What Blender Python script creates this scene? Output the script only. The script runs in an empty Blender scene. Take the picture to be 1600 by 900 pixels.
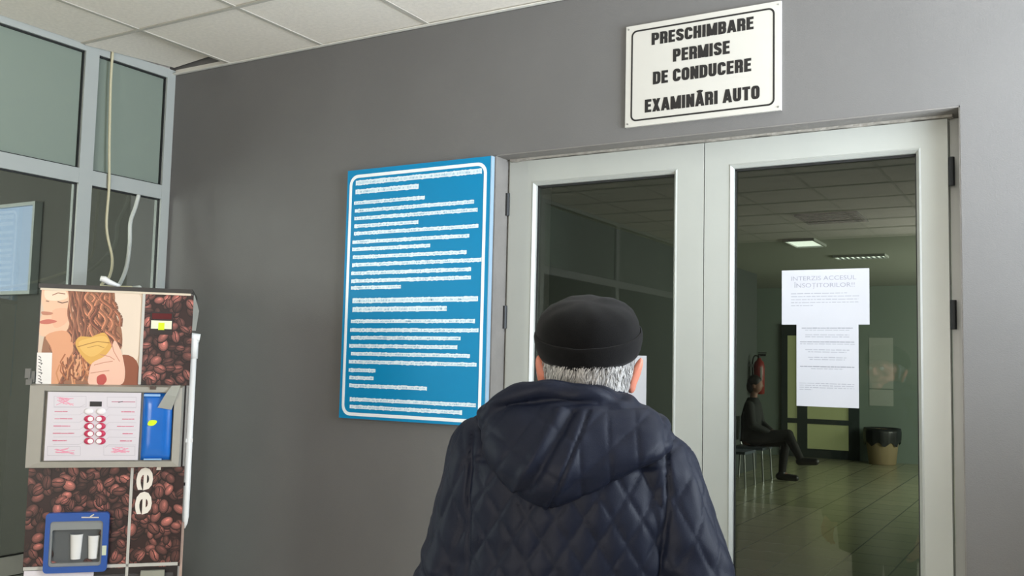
import bpy, bmesh, math, random
import numpy as np
from mathutils import Vector, Matrix, noise
random.seed(7)
C = bpy.context.scene.collection
PI = math.pi

# ------------------------------------------------------------------ camera
H = 1.5                                   # height of the phone above the floor
cam_d = bpy.data.cameras.new('camera'); cam = bpy.data.objects.new('camera', cam_d); C.objects.link(cam)
RT = Vector((0.86257, 0.50543, 0.02278)); UP = Vector((0.02024, -0.07946, 0.99663)); FW = Vector((-0.50554, 0.8592, 0.07877))
cam.matrix_world = Matrix(((RT.x, UP.x, -FW.x, 0), (RT.y, UP.y, -FW.y, 0), (RT.z, UP.z, -FW.z, H), (0, 0, 0, 1)))
cam_d.sensor_width = 36; cam_d.lens = 36 * 1488.5 / 1600; cam_d.clip_start = .05
sc = bpy.context.scene; sc.camera = cam
sc.view_settings.view_transform = 'Standard'; sc.view_settings.look = 'None'
sc.view_settings.gamma = 1; sc.view_settings.use_curve_mapping = False
sc.view_settings.exposure = 0.0

# ------------------------------------------------------------------ light
w = bpy.data.worlds.new('world'); sc.world = w; w.use_nodes = True
w.node_tree.nodes['Background'].inputs[0].default_value = (.62, .74, .95, 1)
w.node_tree.nodes['Background'].inputs[1].default_value = .35

def area(name, loc, direction, sx, sy, power, col, spread=180):
    d = bpy.data.lights.new(name, 'AREA'); d.shape = 'RECTANGLE'; d.size = sx; d.size_y = sy
    d.energy = power; d.color = col; d.spread = math.radians(spread)
    o = bpy.data.objects.new(name, d); C.objects.link(o); o.location = loc
    o.rotation_euler = Vector(direction).to_track_quat('-Z', 'Y').to_euler(); return o
area('daylight_right_window', (1.12, 2.35, 2.0), (-1, .05, .50), 1.4, 1.5, 105, (.84, .92, 1.0), 128)
area('daylight_entrance', (-.1, -3.9, 1.6), (-.2, .75, 1.0), 2.2, 2.0, 225, (1.0, .94, .86))
area('hall_fill', (1.2, 13.5, 1.7), (-1, .0, -.1), 4.5, 1.6, 240, (.96, 1.0, .90))  # unseen fill light added inside the hall to brighten it
area('office_fill', (-5.9, -.6, 2.0), (.3, 1, .1), 1.6, 1.4, 330, (.97, 1.0, .97))  # unseen lamp added behind the partition to brighten the left frosted panes

# ------------------------------------------------------------------ materials
def s2l(c):
    return tuple(((v / 255) / 12.92 if v / 255 <= .04045 else ((v / 255 + .055) / 1.055) ** 2.4) for v in c)
MATS = {}
def mat(name, rgb, rough=.6, metal=0, noise_amt=0, noise_scale=30, bump=0, bump_scale=200, spec=.5, sheen=0, emit=None, es=1):
    if name in MATS: return MATS[name]
    m = bpy.data.materials.new(name); m.use_nodes = True; n = m.node_tree; b = n.nodes['Principled BSDF']
    lin = s2l(rgb); b.inputs['Base Color'].default_value = (*lin, 1); b.inputs['Roughness'].default_value = rough
    b.inputs['Metallic'].default_value = metal; b.inputs['Specular IOR Level'].default_value = spec
    if sheen: b.inputs['Sheen Weight'].default_value = sheen
    if emit: b.inputs['Emission Color'].default_value = (*s2l(emit), 1); b.inputs['Emission Strength'].default_value = es
    tc = n.nodes.new('ShaderNodeTexCoord')
    if noise_amt:
        t = n.nodes.new('ShaderNodeTexNoise'); t.inputs['Scale'].default_value = noise_scale; t.inputs['Detail'].default_value = 6
        n.links.new(tc.outputs['Object'], t.inputs['Vector'])
        r = n.nodes.new('ShaderNodeMapRange'); r.inputs['From Min'].default_value = .3; r.inputs['From Max'].default_value = .7
        r.inputs['To Min'].default_value = 1 - noise_amt; r.inputs['To Max'].default_value = 1 + noise_amt
        n.links.new(t.outputs[0], r.inputs[0])
        mx = n.nodes.new('ShaderNodeVectorMath'); mx.operation = 'SCALE'; mx.inputs[0].default_value = lin
        n.links.new(r.outputs[0], mx.inputs['Scale']); n.links.new(mx.outputs[0], b.inputs['Base Color'])
    if bump:
        t = n.nodes.new('ShaderNodeTexNoise'); t.inputs['Scale'].default_value = bump_scale; t.inputs['Detail'].default_value = 4
        n.links.new(tc.outputs['Object'], t.inputs['Vector'])
        bp = n.nodes.new('ShaderNodeBump'); bp.inputs['Strength'].default_value = bump; bp.inputs['Distance'].default_value = .01
        n.links.new(t.outputs[0], bp.inputs['Height']); n.links.new(bp.outputs[0], b.inputs['Normal'])
    MATS[name] = m; return m

def glass_mat(name, tint, gloss=(.9, .95, 1), base=.04, rough=.0, haze=0):
    m = bpy.data.materials.new(name); m.use_nodes = True; n = m.node_tree; n.nodes.remove(n.nodes['Principled BSDF'])
    out = n.nodes['Material Output']
    tr = n.nodes.new('ShaderNodeBsdfTransparent'); tr.inputs[0].default_value = (*tint, 1)
    gl = n.nodes.new('ShaderNodeBsdfGlossy'); gl.inputs['Roughness'].default_value = rough; gl.inputs[0].default_value = (*gloss, 1)
    lw = n.nodes.new('ShaderNodeLayerWeight')
    p = n.nodes.new('ShaderNodeMath'); p.operation = 'POWER'; p.inputs[1].default_value = 5; n.links.new(lw.outputs['Facing'], p.inputs[0])
    q = n.nodes.new('ShaderNodeMath'); q.operation = 'MULTIPLY_ADD'; q.inputs[1].default_value = .95; q.inputs[2].default_value = base
    n.links.new(p.outputs[0], q.inputs[0])
    mx = n.nodes.new('ShaderNodeMixShader'); n.links.new(q.outputs[0], mx.inputs[0])
    n.links.new(tr.outputs[0], mx.inputs[1]); n.links.new(gl.outputs[0], mx.inputs[2])
    last = mx
    if haze:
        df = n.nodes.new('ShaderNodeBsdfDiffuse'); df.inputs[0].default_value = (.6, .65, .6, 1)
        m2 = n.nodes.new('ShaderNodeMixShader'); m2.inputs[0].default_value = haze
        n.links.new(mx.outputs[0], m2.inputs[1]); n.links.new(df.outputs[0], m2.inputs[2]); last = m2
    n.links.new(last.outputs[0], out.inputs[0]); return m

def print_mat(name, rough=.35):
    m = bpy.data.materials.new(name); m.use_nodes = True; n = m.node_tree; b = n.nodes['Principled BSDF']
    a = n.nodes.new('ShaderNodeVertexColor'); a.layer_name = 'ink'
    n.links.new(a.outputs[0], b.inputs['Base Color']); b.inputs['Roughness'].default_value = rough
    return m
M_print = print_mat('printed_vinyl', .4)
M_paperprint = print_mat('printed_paper', .8)

M_wall = mat('grey_wall_paint', (108, 107, 106), .75, noise_amt=.035, noise_scale=3, bump=.12, bump_scale=260, spec=.25)
M_white = mat('white_upvc', (170, 173, 168), .32, noise_amt=.02, noise_scale=6)
M_frame_l = mat('pale_grey_frame', (170, 175, 172), .35)
M_rubber = mat('black_gasket', (22, 24, 24), .6)
M_reveal = mat('plaster_reveal', (126, 123, 119), .85, noise_amt=.06, noise_scale=12, bump=.3, bump_scale=60)
M_blue = mat('blue_sign_face', (0, 132, 184), .5, spec=.25)
M_signwhite = mat('sign_white', (192, 190, 183), .4)
M_black = mat('black_lettering', (20, 18, 18), .5)
M_tile = mat('ceiling_tile', (236, 230, 220), .9, noise_amt=.05, noise_scale=60, bump=.25, bump_scale=400, spec=.2)
M_tbar = mat('ceiling_grid', (186, 182, 172), .7)
M_dark = mat('dark_void', (16, 16, 16), .95)
M_glass = glass_mat('door_glass', (.73, .755, .71), base=.045)
M_glass2 = glass_mat('window_glass', (.58, .60, .585), base=.05)
M_steel = mat('brushed_steel', (170, 172, 172), .3, metal=1)
M_blackplastic = mat('black_plastic', (28, 28, 30), .45)
M_whiteplastic = mat('white_plastic', (232, 232, 230), .35)

# ------------------------------------------------------------------ mesh helpers
def link(name, me, m=None, parent=None, smooth=False):
    o = bpy.data.objects.new(name, me); C.objects.link(o)
    if m is not None:
        for mm in (m if isinstance(m, (list, tuple)) else [m]): me.materials.append(mm)
    if parent is not None: o.parent = parent
    if smooth: me.polygons.foreach_set('use_smooth', [True] * len(me.polygons))
    return o
def finish(name, bm, m, parent=None, smooth=False, bevel=0):
    if bevel: bmesh.ops.bevel(bm, geom=[e for e in bm.edges if len(e.link_faces) == 2 and e.calc_face_angle(0) > .6], offset=bevel, segments=2, affect='EDGES', clamp_overlap=True)
    me = bpy.data.meshes.new(name); bm.to_mesh(me); bm.free(); return link(name, me, m, parent, smooth)
def thing(name, label, cat, loc=(0, 0, 0), rz=0, group=None):
    o = bpy.data.objects.new(name, None); C.objects.link(o); o.location = loc; o.rotation_euler = (0, 0, rz)
    o.empty_display_size = .1; return tag(o, label, cat, group)
def tag(o, label, cat, group=None):
    o['label'] = label; o['category'] = cat
    if group: o['group'] = group
    return o
def struct(o): o['kind'] = 'structure'; return o
def box(bm, x0, x1, y0, y1, z0, z1, mi=0):
    vs = [bm.verts.new((x, y, z)) for x in (x0, x1) for y in (y0, y1) for z in (z0, z1)]
    for f in ((0, 1, 3, 2), (4, 6, 7, 5), (0, 4, 5, 1), (2, 3, 7, 6), (0, 2, 6, 4), (1, 5, 7, 3)):
        fc = bm.faces.new([vs[i] for i in f]); fc.material_index = mi
    return vs
def boxo(name, b, m, parent=None, bevel=0, smooth=False):
    bm = bmesh.new(); box(bm, *b); return finish(name, bm, m, parent, smooth, bevel)
def tube(bm, pts, r, n=10, caps=True):
    pts = [Vector(p) for p in pts]; rings = []
    rr = r if isinstance(r, (list, tuple)) else [r] * len(pts)
    prev = None
    for i, p in enumerate(pts):
        t = (pts[min(i + 1, len(pts) - 1)] - pts[max(i - 1, 0)]).normalized()
        a = prev if prev is not None else (Vector((0, 0, 1)) if abs(t.z) < .9 else Vector((1, 0, 0)))
        a = (a - t * a.dot(t)).normalized(); prev = a; b = t.cross(a)
        rings.append([bm.verts.new(p + (a * math.cos(2 * PI * k / n) + b * math.sin(2 * PI * k / n)) * rr[i]) for k in range(n)])
    for i in range(len(rings) - 1):
        for k in range(n): bm.faces.new((rings[i][k], rings[i][(k + 1) % n], rings[i + 1][(k + 1) % n], rings[i + 1][k]))
    if caps: bm.faces.new(rings[0][::-1]); bm.faces.new(rings[-1])
def smooth_path(pts, k=6):
    pts = [Vector(p) for p in pts]; out = []
    for i in range(len(pts) - 1):
        p0, p1, p2, p3 = pts[max(i - 1, 0)], pts[i], pts[i + 1], pts[min(i + 2, len(pts) - 1)]
        for j in range(k):
            t = j / k
            out.append(.5 * ((2 * p1) + (p2 - p0) * t + (2 * p0 - 5 * p1 + 4 * p2 - p3) * t * t + (3 * p1 - p0 - 3 * p2 + p3) * t ** 3))
    out.append(pts[-1]); return out
def spline_closed(pts, k=5):
    n = len(pts); out = []
    for i in range(n):
        p0, p1, p2, p3 = [pts[(i + d) % n] for d in (-1, 0, 1, 2)]
        for j in range(k):
            t = j / k
            out.append(tuple(.5 * (2 * p1[a] + (p2[a] - p0[a]) * t + (2 * p0[a] - 5 * p1[a] + 4 * p2[a] - p3[a]) * t * t + (3 * p1[a] - p0[a] - 3 * p2[a] + p3[a]) * t ** 3) for a in (0, 1)))
    return out
def lathe(bm, prof, n=24, cx=0, cy=0):
    rings = [[bm.verts.new((cx + r * math.cos(2 * PI * k / n), cy + r * math.sin(2 * PI * k / n), z)) for k in range(n)] for r, z in prof]
    for i in range(len(rings) - 1):
        for k in range(n): bm.faces.new((rings[i][k], rings[i][(k + 1) % n], rings[i + 1][(k + 1) % n], rings[i + 1][k]))
    bm.faces.new(rings[0][::-1]); bm.faces.new(rings[-1])
def roundrect(x0, x1, z0, z1, r, n=6):
    o = []
    for cx, cz, a0 in ((x1 - r, z1 - r, 0), (x0 + r, z1 - r, 90), (x0 + r, z0 + r, 180), (x1 - r, z0 + r, 270)):
        for k in range(n + 1):
            a = math.radians(a0 + 90 * k / n); o.append((cx + r * math.cos(a), cz + r * math.sin(a)))
    return o
def ring_xz(bm, outer, inner, y0, y1):
    """extruded outline ring in the XZ plane between y0 (front) and y1 (back)"""
    n = len(outer); V = []
    for y in (y0, y1):
        V.append([bm.verts.new((x, y, z)) for x, z in outer]); V.append([bm.verts.new((x, y, z)) for x, z in inner])
    fo, fi, bo, bi = V
    for k in range(n):
        j = (k + 1) % n
        bm.faces.new((fo[k], fi[k], fi[j], fo[j])); bm.faces.new((bo[k], bo[j], bi[j], bi[k]))
        bm.faces.new((fo[k], fo[j], bo[j], bo[k])); bm.faces.new((fi[k], bi[k], bi[j], fi[j]))
def frame_xz(bm, x0, x1, z0, z1, wl, wr, wt, wb, y0, y1):
    box(bm, x0, x0 + wl, y0, y1, z0, z1); box(bm, x1 - wr, x1, y0, y1, z0, z1)
    box(bm, x0 + wl, x1 - wr, y0, y1, z1 - wt, z1); box(bm, x0 + wl, x1 - wr, y0, y1, z0, z0 + wb)
def text_obj(name, s, m, size_h, x0, x1, z0, y, parent=None, bold=.012, rot=0, depth=.0006):
    """lettering fitted so that it spans x0..x1 with capitals of height size_h standing on z0, on a plane facing -Y"""
    cu = bpy.data.curves.new(name, 'FONT'); cu.body = s; cu.offset = bold; cu.extrude = .01; cu.resolution_u = 3
    t = bpy.data.objects.new(name + '_tmp', cu); C.objects.link(t)
    me = bpy.data.meshes.new_from_object(t.evaluated_get(bpy.context.evaluated_depsgraph_get()))
    bpy.data.objects.remove(t); bpy.data.curves.remove(cu)
    v = np.empty(len(me.vertices) * 3); me.vertices.foreach_get('co', v); v = v.reshape(-1, 3)
    cap = .70 + 2 * bold
    xs = (v[:, 0] - v[:, 0].min()) / (v[:, 0].max() - v[:, 0].min())
    zz = (v[:, 1] + bold) / cap * size_h
    out = np.empty_like(v); out[:, 0] = x0 + xs * (x1 - x0); out[:, 1] = y + np.where(v[:, 2] > 0, -depth, 0); out[:, 2] = z0 + zz
    me.vertices.foreach_set('co', out.ravel()); me.update()
    return link(name, me, m, parent)

def _arc(cx, cy, rx, ry, a0, a1, n=6):
    return [(cx + rx * math.cos(math.radians(a0 + (a1 - a0) * k / n)), cy + ry * math.sin(math.radians(a0 + (a1 - a0) * k / n))) for k in range(n + 1)]
def block_glyph(ch, t=.20, w=.56):
    """condensed heavy capitals, 1 high: (width, strokes as centre lines)"""
    h = t / 2; r = .17; L, R_, T, B_ = h, w - h, 1 - h * .85, h * .85
    st = lambda x: [(x, 0), (x, 1)]
    if ch == 'I': return t, [st(h)]
    if ch == ' ': return .22, []
    if ch == 'H': return w, [st(L), st(R_), [(L, .5), (R_, .5)]]
    if ch == 'E': return w * .86, [st(L), [(L, T), (w * .86, T)], [(L, .52), (w * .80, .52)], [(L, B_), (w * .86, B_)]]
    if ch == 'T': return w * .94, [st(w * .47), [(0, T), (w * .94, T)]]
    if ch == 'N': return w * 1.04, [st(L), st(w * 1.04 - h), [(L, 1), (w * 1.04 - h, 0)]]
    if ch == 'M': m = w * 1.32; return m, [st(h * .9), st(m - h * .9), [(h * 1.0, 1), (m / 2, .02)], [(m - h * 1.0, 1), (m / 2, .02)]]
    if ch in 'AĂ':
        m = w * 1.10; o = [[(h * .8, 0), (m / 2 - .015, 1)], [(m - h * .8, 0), (m / 2 + .015, 1)], [(m * .25, .26), (m * .75, .26)]]
        if ch == 'Ă': o.append(_arc(m / 2, 1.19, .12, .10, 180, 360, 8))
        return m, o
    if ch == 'X': m = w * 1.06; return m, [[(h, 0), (m - h, 1)], [(h, 1), (m - h, 0)]]
    if ch == 'U': return w, [[(L, 1), (L, B_ + r)] + _arc(L + r, B_ + r, r, r, 180, 270)[1:] + _arc(R_ - r, B_ + r, r, r, 270, 360) + [(R_, 1)]]
    if ch == 'O': return w, [[(L, .5), (L, B_ + r)] + _arc(L + r, B_ + r, r, r, 180, 270)[1:] + _arc(R_ - r, B_ + r, r, r, 270, 360) + _arc(R_ - r, T - r, r, r, 0, 90) + _arc(L + r, T - r, r, r, 90, 180) + [(L, .5)]]
    if ch == 'C': return w, [[(R_, .34), (R_, B_ + r)] + _arc(R_ - r, B_ + r, r, r, 360, 270)[1:] + _arc(L + r, B_ + r, r, r, 270, 180) + _arc(L + r, T - r, r, r, 180, 90) + _arc(R_ - r, T - r, r, r, 90, 0) + [(R_, .66)]]
    if ch == 'S': return w, [[(L, .32), (L, B_ + r)] + _arc(L + r, B_ + r, r, r, 180, 270)[1:] + _arc(R_ - r, B_ + r, r, r, 270, 360) + [(R_, .34), (R_ - .03, .42), (L + .03, .60), (L, .68)] + _arc(L + r, T - r, r, r, 180, 90) + _arc(R_ - r, T - r, r, r, 90, 0) + [(R_, .70)]]
    if ch == 'D': return w, [st(L), [(L, B_)] + _arc(R_ - r, B_ + r, r, r, 270, 360) + _arc(R_ - r, T - r, r, r, 0, 90) + [(L, T)]]
    if ch in 'PR':
        q = .14; o = [st(L), [(L, .46)] + _arc(R_ - q, .46 + q, q, q, 270, 360) + _arc(R_ - q, T - q, q, q, 0, 90) + [(L, T)]]
        if ch == 'R': o.append([(R_ - .13, .46)] + _arc(R_ - .13, .33, .13, .13, 90, 0) + [(R_, 0)])
        return w, o
    if ch == 'B': q = .13; return w, [st(L), [(L, .50)] + _arc(R_ - q, .50 + q, q, q, 270, 360) + _arc(R_ - q, T - q, q, q, 0, 90) + [(L, T)], [(L, B_)] + _arc(R_ - q, B_ + q, q, q, 270, 360) + _arc(R_ - q, .5 - q, q, q, 0, 90) + [(L, .50)]]
    raise KeyError(ch)
def block_text(s_, m, x0, x1, z0, z1, y, parent, depth=.0008, t=.20):
    gl = [block_glyph(c, t) for c in s_]; gap = .07; W = sum(g[0] for g in gl) + gap * (len(gl) - 1); sx = (x1 - x0) / W; hz = z1 - z0
    bm = bmesh.new(); x = 0; lay = 0
    for wd, strokes in gl:
        for pl in strokes:
            lay += 1; yf = y - depth - lay * 2e-6; n_ = len(pl); vs = []
            for i in range(n_):
                a = Vector(pl[max(i - 1, 0)]); b = Vector(pl[min(i + 1, n_ - 1)]); p_ = Vector(pl[i]); d = (b - a)
                dn = Vector((d.x, d.y)).normalized(); nn = Vector((-dn.y, dn.x)); hw = t / 2 * (1.0 if abs(dn.y) > .35 else .82)
                if len(pl) == 2 and abs(dn.x) > .05 and abs(dn.y) > .5: off = Vector((-hw / abs(dn.y) * .95, 0)); q0, q1 = p_ + off, p_ - off     # diagonals keep level ends
                else: q0, q1 = p_ + nn * hw, p_ - nn * hw
                vs.append([(x0 + (x + q.x) * sx, z0 + q.y * hz) for q in (q0, q1)])
            F = [[bm.verts.new((q[0], yf, q[1])) for q in r_] for r_ in vs]; K_ = [[bm.verts.new((q[0], y, q[1])) for q in r_] for r_ in vs]
            for i in range(n_ - 1):
                bm.faces.new((F[i][0], F[i][1], F[i + 1][1], F[i + 1][0])); bm.faces.new((F[i][0], F[i + 1][0], K_[i + 1][0], K_[i][0])); bm.faces.new((F[i][1], K_[i][1], K_[i + 1][1], F[i + 1][1]))
            for i in (0, -1): bm.faces.new((F[i][0], K_[i][0], K_[i][1], F[i][1]))
        x += wd + gap
    bmesh.ops.recalc_face_normals(bm, faces=bm.faces[:]); return finish('lettering', bm, m, parent)

class Print:
    """flat artwork on a plane facing -Y: stacked ink shapes with a colour per shape, one mesh"""
    def __init__(self, y=0): self.v = []; self.f = []; self.c = []; self.y = y; self.k = 0
    def poly(self, pts, col, layer=None):
        if layer is None: self.k += 1; layer = self.k
        y = self.y - layer * 1.5e-6
        i0 = len(self.v); self.v += [(p[0], y, p[1]) for p in pts]; self.f.append(list(range(i0, i0 + len(pts)))); self.c.append(s2l(col))
    def rect(self, x0, x1, z0, z1, col, layer=None): self.poly([(x0, z0), (x1, z0), (x1, z1), (x0, z1)], col, layer)
    def ell(self, cx, cz, a, b, rot, col, n=14, layer=None):
        c, s = math.cos(rot), math.sin(rot)
        self.poly([(cx + a * math.cos(t) * c - b * math.sin(t) * s, cz + a * math.cos(t) * s + b * math.sin(t) * c) for t in [2 * PI * k / n for k in range(n)]], col, layer)
    def stroke(self, pts, w, col):
        for i in range(len(pts) - 1):
            (x0, z0), (x1, z1) = pts[i], pts[i + 1]; l = math.hypot(x1 - x0, z1 - z0) or 1e-6
            nx, nz = -(z1 - z0) / l * w / 2, (x1 - x0) / l * w / 2
            self.poly([(x0 + nx, z0 + nz), (x0 - nx, z0 - nz), (x1 - nx, z1 - nz), (x1 + nx, z1 + nz)], col, None if i == 0 else self.k)
    def build(self, name, parent=None, m=None):
        me = bpy.data.meshes.new(name)
        bm = bmesh.new(); vs = [bm.verts.new(v) for v in self.v]; lay = bm.loops.layers.float_color.new('ink')
        for f, c in zip(self.f, self.c):
            fc = bm.faces.new([vs[i] for i in f])
            if fc.calc_center_median is None: pass
            for l in fc.loops: l[lay] = (*c, 1)
        bm.normal_update()
        for fc in bm.faces:
            if fc.normal.y > 0: fc.normal_flip()
        bmesh.ops.triangulate(bm, faces=bm.faces[:], ngon_method='EAR_CLIP')
        bm.to_mesh(me); bm.free(); return link(name, me, m or M_print, parent)
    def clip(self, x0, x1, z0, z1):
        def cl(poly, ax, val, sg):
            out = []
            for i in range(len(poly)):
                a, b = poly[i - 1], poly[i]; ia, ib = sg * (a[ax] - val) >= 0, sg * (b[ax] - val) >= 0
                if ia != ib:
                    t = (val - a[ax]) / (b[ax] - a[ax]); out.append(tuple(a[q] + (b[q] - a[q]) * t for q in range(3)))
                if ib: out.append(b)
            return out
        V, F, K = [], [], []
        for f, c in zip(self.f, self.c):
            p = [self.v[i] for i in f]
            for ax, val, sg in ((0, x0, 1), (0, x1, -1), (2, z0, 1), (2, z1, -1)):
                if p: p = cl(p, ax, val, sg)
            if len(p) < 3: continue
            i0 = len(V); V += p; F.append(list(range(i0, i0 + len(p)))); K.append(c)
        self.v, self.f, self.c = V, F, K

# ------------------------------------------------------------------ the room
YW = 3.264; XL = -3.963; ZC = H + 1.4445; YB = YW + .48
OX0, OX1, OZ = -2.014, -.290, H + .846
XR = 1.2; YK = -4.0
# wall with the doorway
bm = bmesh.new()
box(bm, XL - .3, OX0, YW, YB, 0, ZC + .35); box(bm, OX1, XR + .3, YW, YB, 0, ZC + .35); box(bm, OX0, OX1, YW, YB, OZ, ZC + .35)
bmesh.ops.remove_doubles(bm, verts=bm.verts, dist=1e-5)
struct(finish('wall_front', bm, M_wall))
# plastered reveals of the opening
bm = bmesh.new()
box(bm, OX0 - .001, OX0 + .004, YW + .002, YB - .001, 0, OZ); box(bm, OX1 - .004, OX1 + .001, YW + .002, YB - .001, 0, OZ)
box(bm, OX0, OX1, YW + .002, YB - .001, OZ - .004, OZ + .001)
struct(finish('trim_3', bm, M_reveal))

def tile_floor_mat():
    m = bpy.data.materials.new('floor_tiles'); m.use_nodes = True; n = m.node_tree; b = n.nodes['Principled BSDF']
    tc = n.nodes.new('ShaderNodeTexCoord'); br = n.nodes.new('ShaderNodeTexBrick'); br.offset = 0
    br.inputs['Scale'].default_value = 1; br.inputs['Brick Width'].default_value = .4; br.inputs['Row Height'].default_value = .4
    br.inputs['Mortar Size'].default_value = .006; br.inputs['Color1'].default_value = (*s2l((150, 150, 122)), 1)
    br.inputs['Color2'].default_value = (*s2l((160, 158, 130)), 1); br.inputs['Mortar'].default_value = (*s2l((84, 82, 70)), 1)
    n.links.new(tc.outputs['Object'], br.inputs[0]); n.links.new(br.outputs[0], b.inputs['Base Color']); b.inputs['Roughness'].default_value = .22
    return m
M_ft = tile_floor_mat(); struct(boxo('floor', (-7.5, 3, YB, 19, -.1, 0), M_ft)); struct(boxo('floor', (-7.5, XL, -4.2, YB, -.1, 0), M_ft))
struct(boxo('floor', (XL, 3, -4.2, YB, -.1, 0), mat('lobby_floor', (226, 220, 208), .45, noise_amt=.04, noise_scale=5)))
# back wall and right wall with their daylight openings (behind and beside the camera)
def wall_open_y(name, y0, y1, x0, x1, ox0, ox1, oz0, oz1):
    bm = bmesh.new(); box(bm, x0, ox0, y0, y1, 0, ZC + .35); box(bm, ox1, x1, y0, y1, 0, ZC + .35)
    box(bm, ox0, ox1, y0, y1, 0, oz0); box(bm, ox0, ox1, y0, y1, oz1, ZC + .35); return struct(finish(name, bm, M_wall))
wall_open_y('wall_back', YK - .2, YK, XL - .3, XR + .2, -1.2, 1.0, .6, 2.6)
bm = bmesh.new(); box(bm, XR, XR + .2, YK, 1.6, 0, ZC + .35); box(bm, XR, XR + .2, 3.1, YB, 0, ZC + .35)
box(bm, XR, XR + .2, 1.6, 3.1, 0, 1.2); box(bm, XR, XR + .2, 1.6, 3.1, 2.8, ZC + .35); struct(finish('wall_right', bm, M_wall))
bm = bmesh.new(); frame_xz(bm, -1.2, 1.0, .6, 2.6, .07, .07, .07, .07, YK - .12, YK - .04)
box(bm, -.5, -.43, YK - .12, YK - .04, .6, 2.6); box(bm, .25, .32, YK - .12, YK - .04, .6, 2.6); struct(finish('window_2', bm, M_white))

# suspended ceiling over the lobby: 0.6 m grid
bm = bmesh.new()
gx = [XL] + [-3.561 + .6 * k for k in range(9)] + [XR]
gy = [YW] + [2.723 - .6 * k for k in range(12)] + [YK]
gx = [g for g in gx if XL <= g <= XR]; gy = sorted(g for g in gy if YK <= g <= YW)
for i in range(len(gx) - 1):
    for j in range(len(gy) - 1):
        if i == 0 and j == len(gy) - 2: continue                       # the loose corner tile is its own object
        dz = random.uniform(-.001, .002)
        box(bm, gx[i] + .004, gx[i + 1] - .004, gy[j] + .004, gy[j + 1] - .004, ZC + .004 + dz, ZC + .018 + dz)
box(bm, XL - .3, XR + .2, YK - .2, YW, ZC + .3, ZC + .34, 1)
struct(finish('ceiling', bm, [M_tile, M_dark]))
bm = bmesh.new()
for g in gx[1:-1]: box(bm, g - .010, g + .010, YK, YW, ZC - .001, ZC + .003); box(bm, g - .001, g + .001, YK, YW, ZC + .003, ZC + .035)
for g in gy[1:-1]: box(bm, XL, XR, g - .010, g + .010, ZC - .0014, ZC + .0026)
struct(finish('trim_1', bm, M_tbar))
bm = bmesh.new(); box(bm, XL, XR, YW - .022, YW, ZC - .003, ZC + .001); box(bm, XL, XR, YW - .003, YW, ZC - .003, ZC + .025)
box(bm, XR - .02, XR, YK, YW, ZC - .003, ZC + .001); struct(finish('trim_2', bm, mat('white_edge_angle', (226, 224, 216), .5)))
o = boxo('ceiling_tile', (-.193, .193, -.255, .262, 0, .014), M_tile)
o.location = (-3.763, 2.985, ZC + .030); o.rotation_euler = (math.radians(4.2), math.radians(-5.0), 0)
tag(o, 'loose white ceiling tile lifted at one corner leaving a dark gap above the wall', 'ceiling tile')

# ---- glazed partition on the left
def frost():
    m = bpy.data.materials.new('frosted_glass'); m.use_nodes = True; n = m.node_tree; n.nodes.remove(n.nodes['Principled BSDF'])
    d = n.nodes.new('ShaderNodeBsdfDiffuse'); d.inputs[0].default_value = (*s2l((146, 156, 149)), 1)
    t = n.nodes.new('ShaderNodeBsdfTranslucent'); t.inputs[0].default_value = (.46, .52, .47, 1)
    g = n.nodes.new('ShaderNodeBsdfGlossy'); g.inputs['Roughness'].default_value = .25
    a = n.nodes.new('ShaderNodeMixShader'); a.inputs[0].default_value = .45; b = n.nodes.new('ShaderNodeMixShader'); b.inputs[0].default_value = .04
    n.links.new(d.outputs[0], a.inputs[1]); n.links.new(t.outputs[0], a.inputs[2]); n.links.new(a.outputs[0], b.inputs[1]); n.links.new(g.outputs[0], b.inputs[2])
    n.links.new(b.outputs[0], n.nodes['Material Output'].inputs[0]); return m
M_frost = frost()
PX0, PX1 = XL - .05, XL
bm = bmesh.new()
ys = [(3.213, YW - .001), (2.745, 2.816), (1.15, 1.22), (-.5, -.43), (-2.1, -2.03), (YK, YK + .07)]
for a, b in ys: box(bm, PX0, PX1, a, b, 0, ZC + .02)
for a, b in ((YK + .07, -2.1), (-2.03, -.5), (-.43, 1.15), (1.22, 2.745), (2.816, 3.213)):
    for z0, z1 in ((H + 1.418, ZC + .02), (H + .79, H + .86), (.54, .62), (0, .09)): box(bm, PX0 + .001, PX1 - .001, a, b, z0, z1)
win = struct(finish('window_1', bm, M_frame_l, bevel=.003))
for a, b in ((YK + .07, -2.1), (-2.03, -.5), (-.43, 1.15), (1.22, 2.745), (2.816, 3.213)):
    for z0, z1, mm in ((H + .86, H + 1.418, M_frost), (.62, H + .79, M_glass2), (.09, .54, M_glass2)):
        boxo('window_pane', (XL - .030, XL - .024, a - .004, b + .004, z0 - .004, z1 + .004), mm, win)
        bm = bmesh.new()
        for q in ((a, a + .006, z0, z1), (b - .006, b, z0, z1), (a, b, z1 - .007, z1), (a, b, z0, z0 + .006)): box(bm, XL - .024, XL - .012, *q)
        finish('gasket', bm, M_rubber, win)
# office behind the partition
M_office = mat('office_wall', (78, 78, 72), .9, noise_amt=.05, noise_scale=2)
bm = bmesh.new(); box(bm, -7.5, -7.3, YK, YB, 0, ZC + .35); struct(finish('wall_left', bm, M_office))
bm = bmesh.new(); box(bm, -7.3, XL - .3, YW, YB, 0, ZC + .35); box(bm, -7.3, XL - .3, YK - .2, YK, 0, ZC + .35); struct(finish('wall_left_end', bm, M_office))
struct(boxo('ceiling', (-7.5, XL - .05, YK - .2, YB, ZC + .02, ZC + .1), M_tile))
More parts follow.
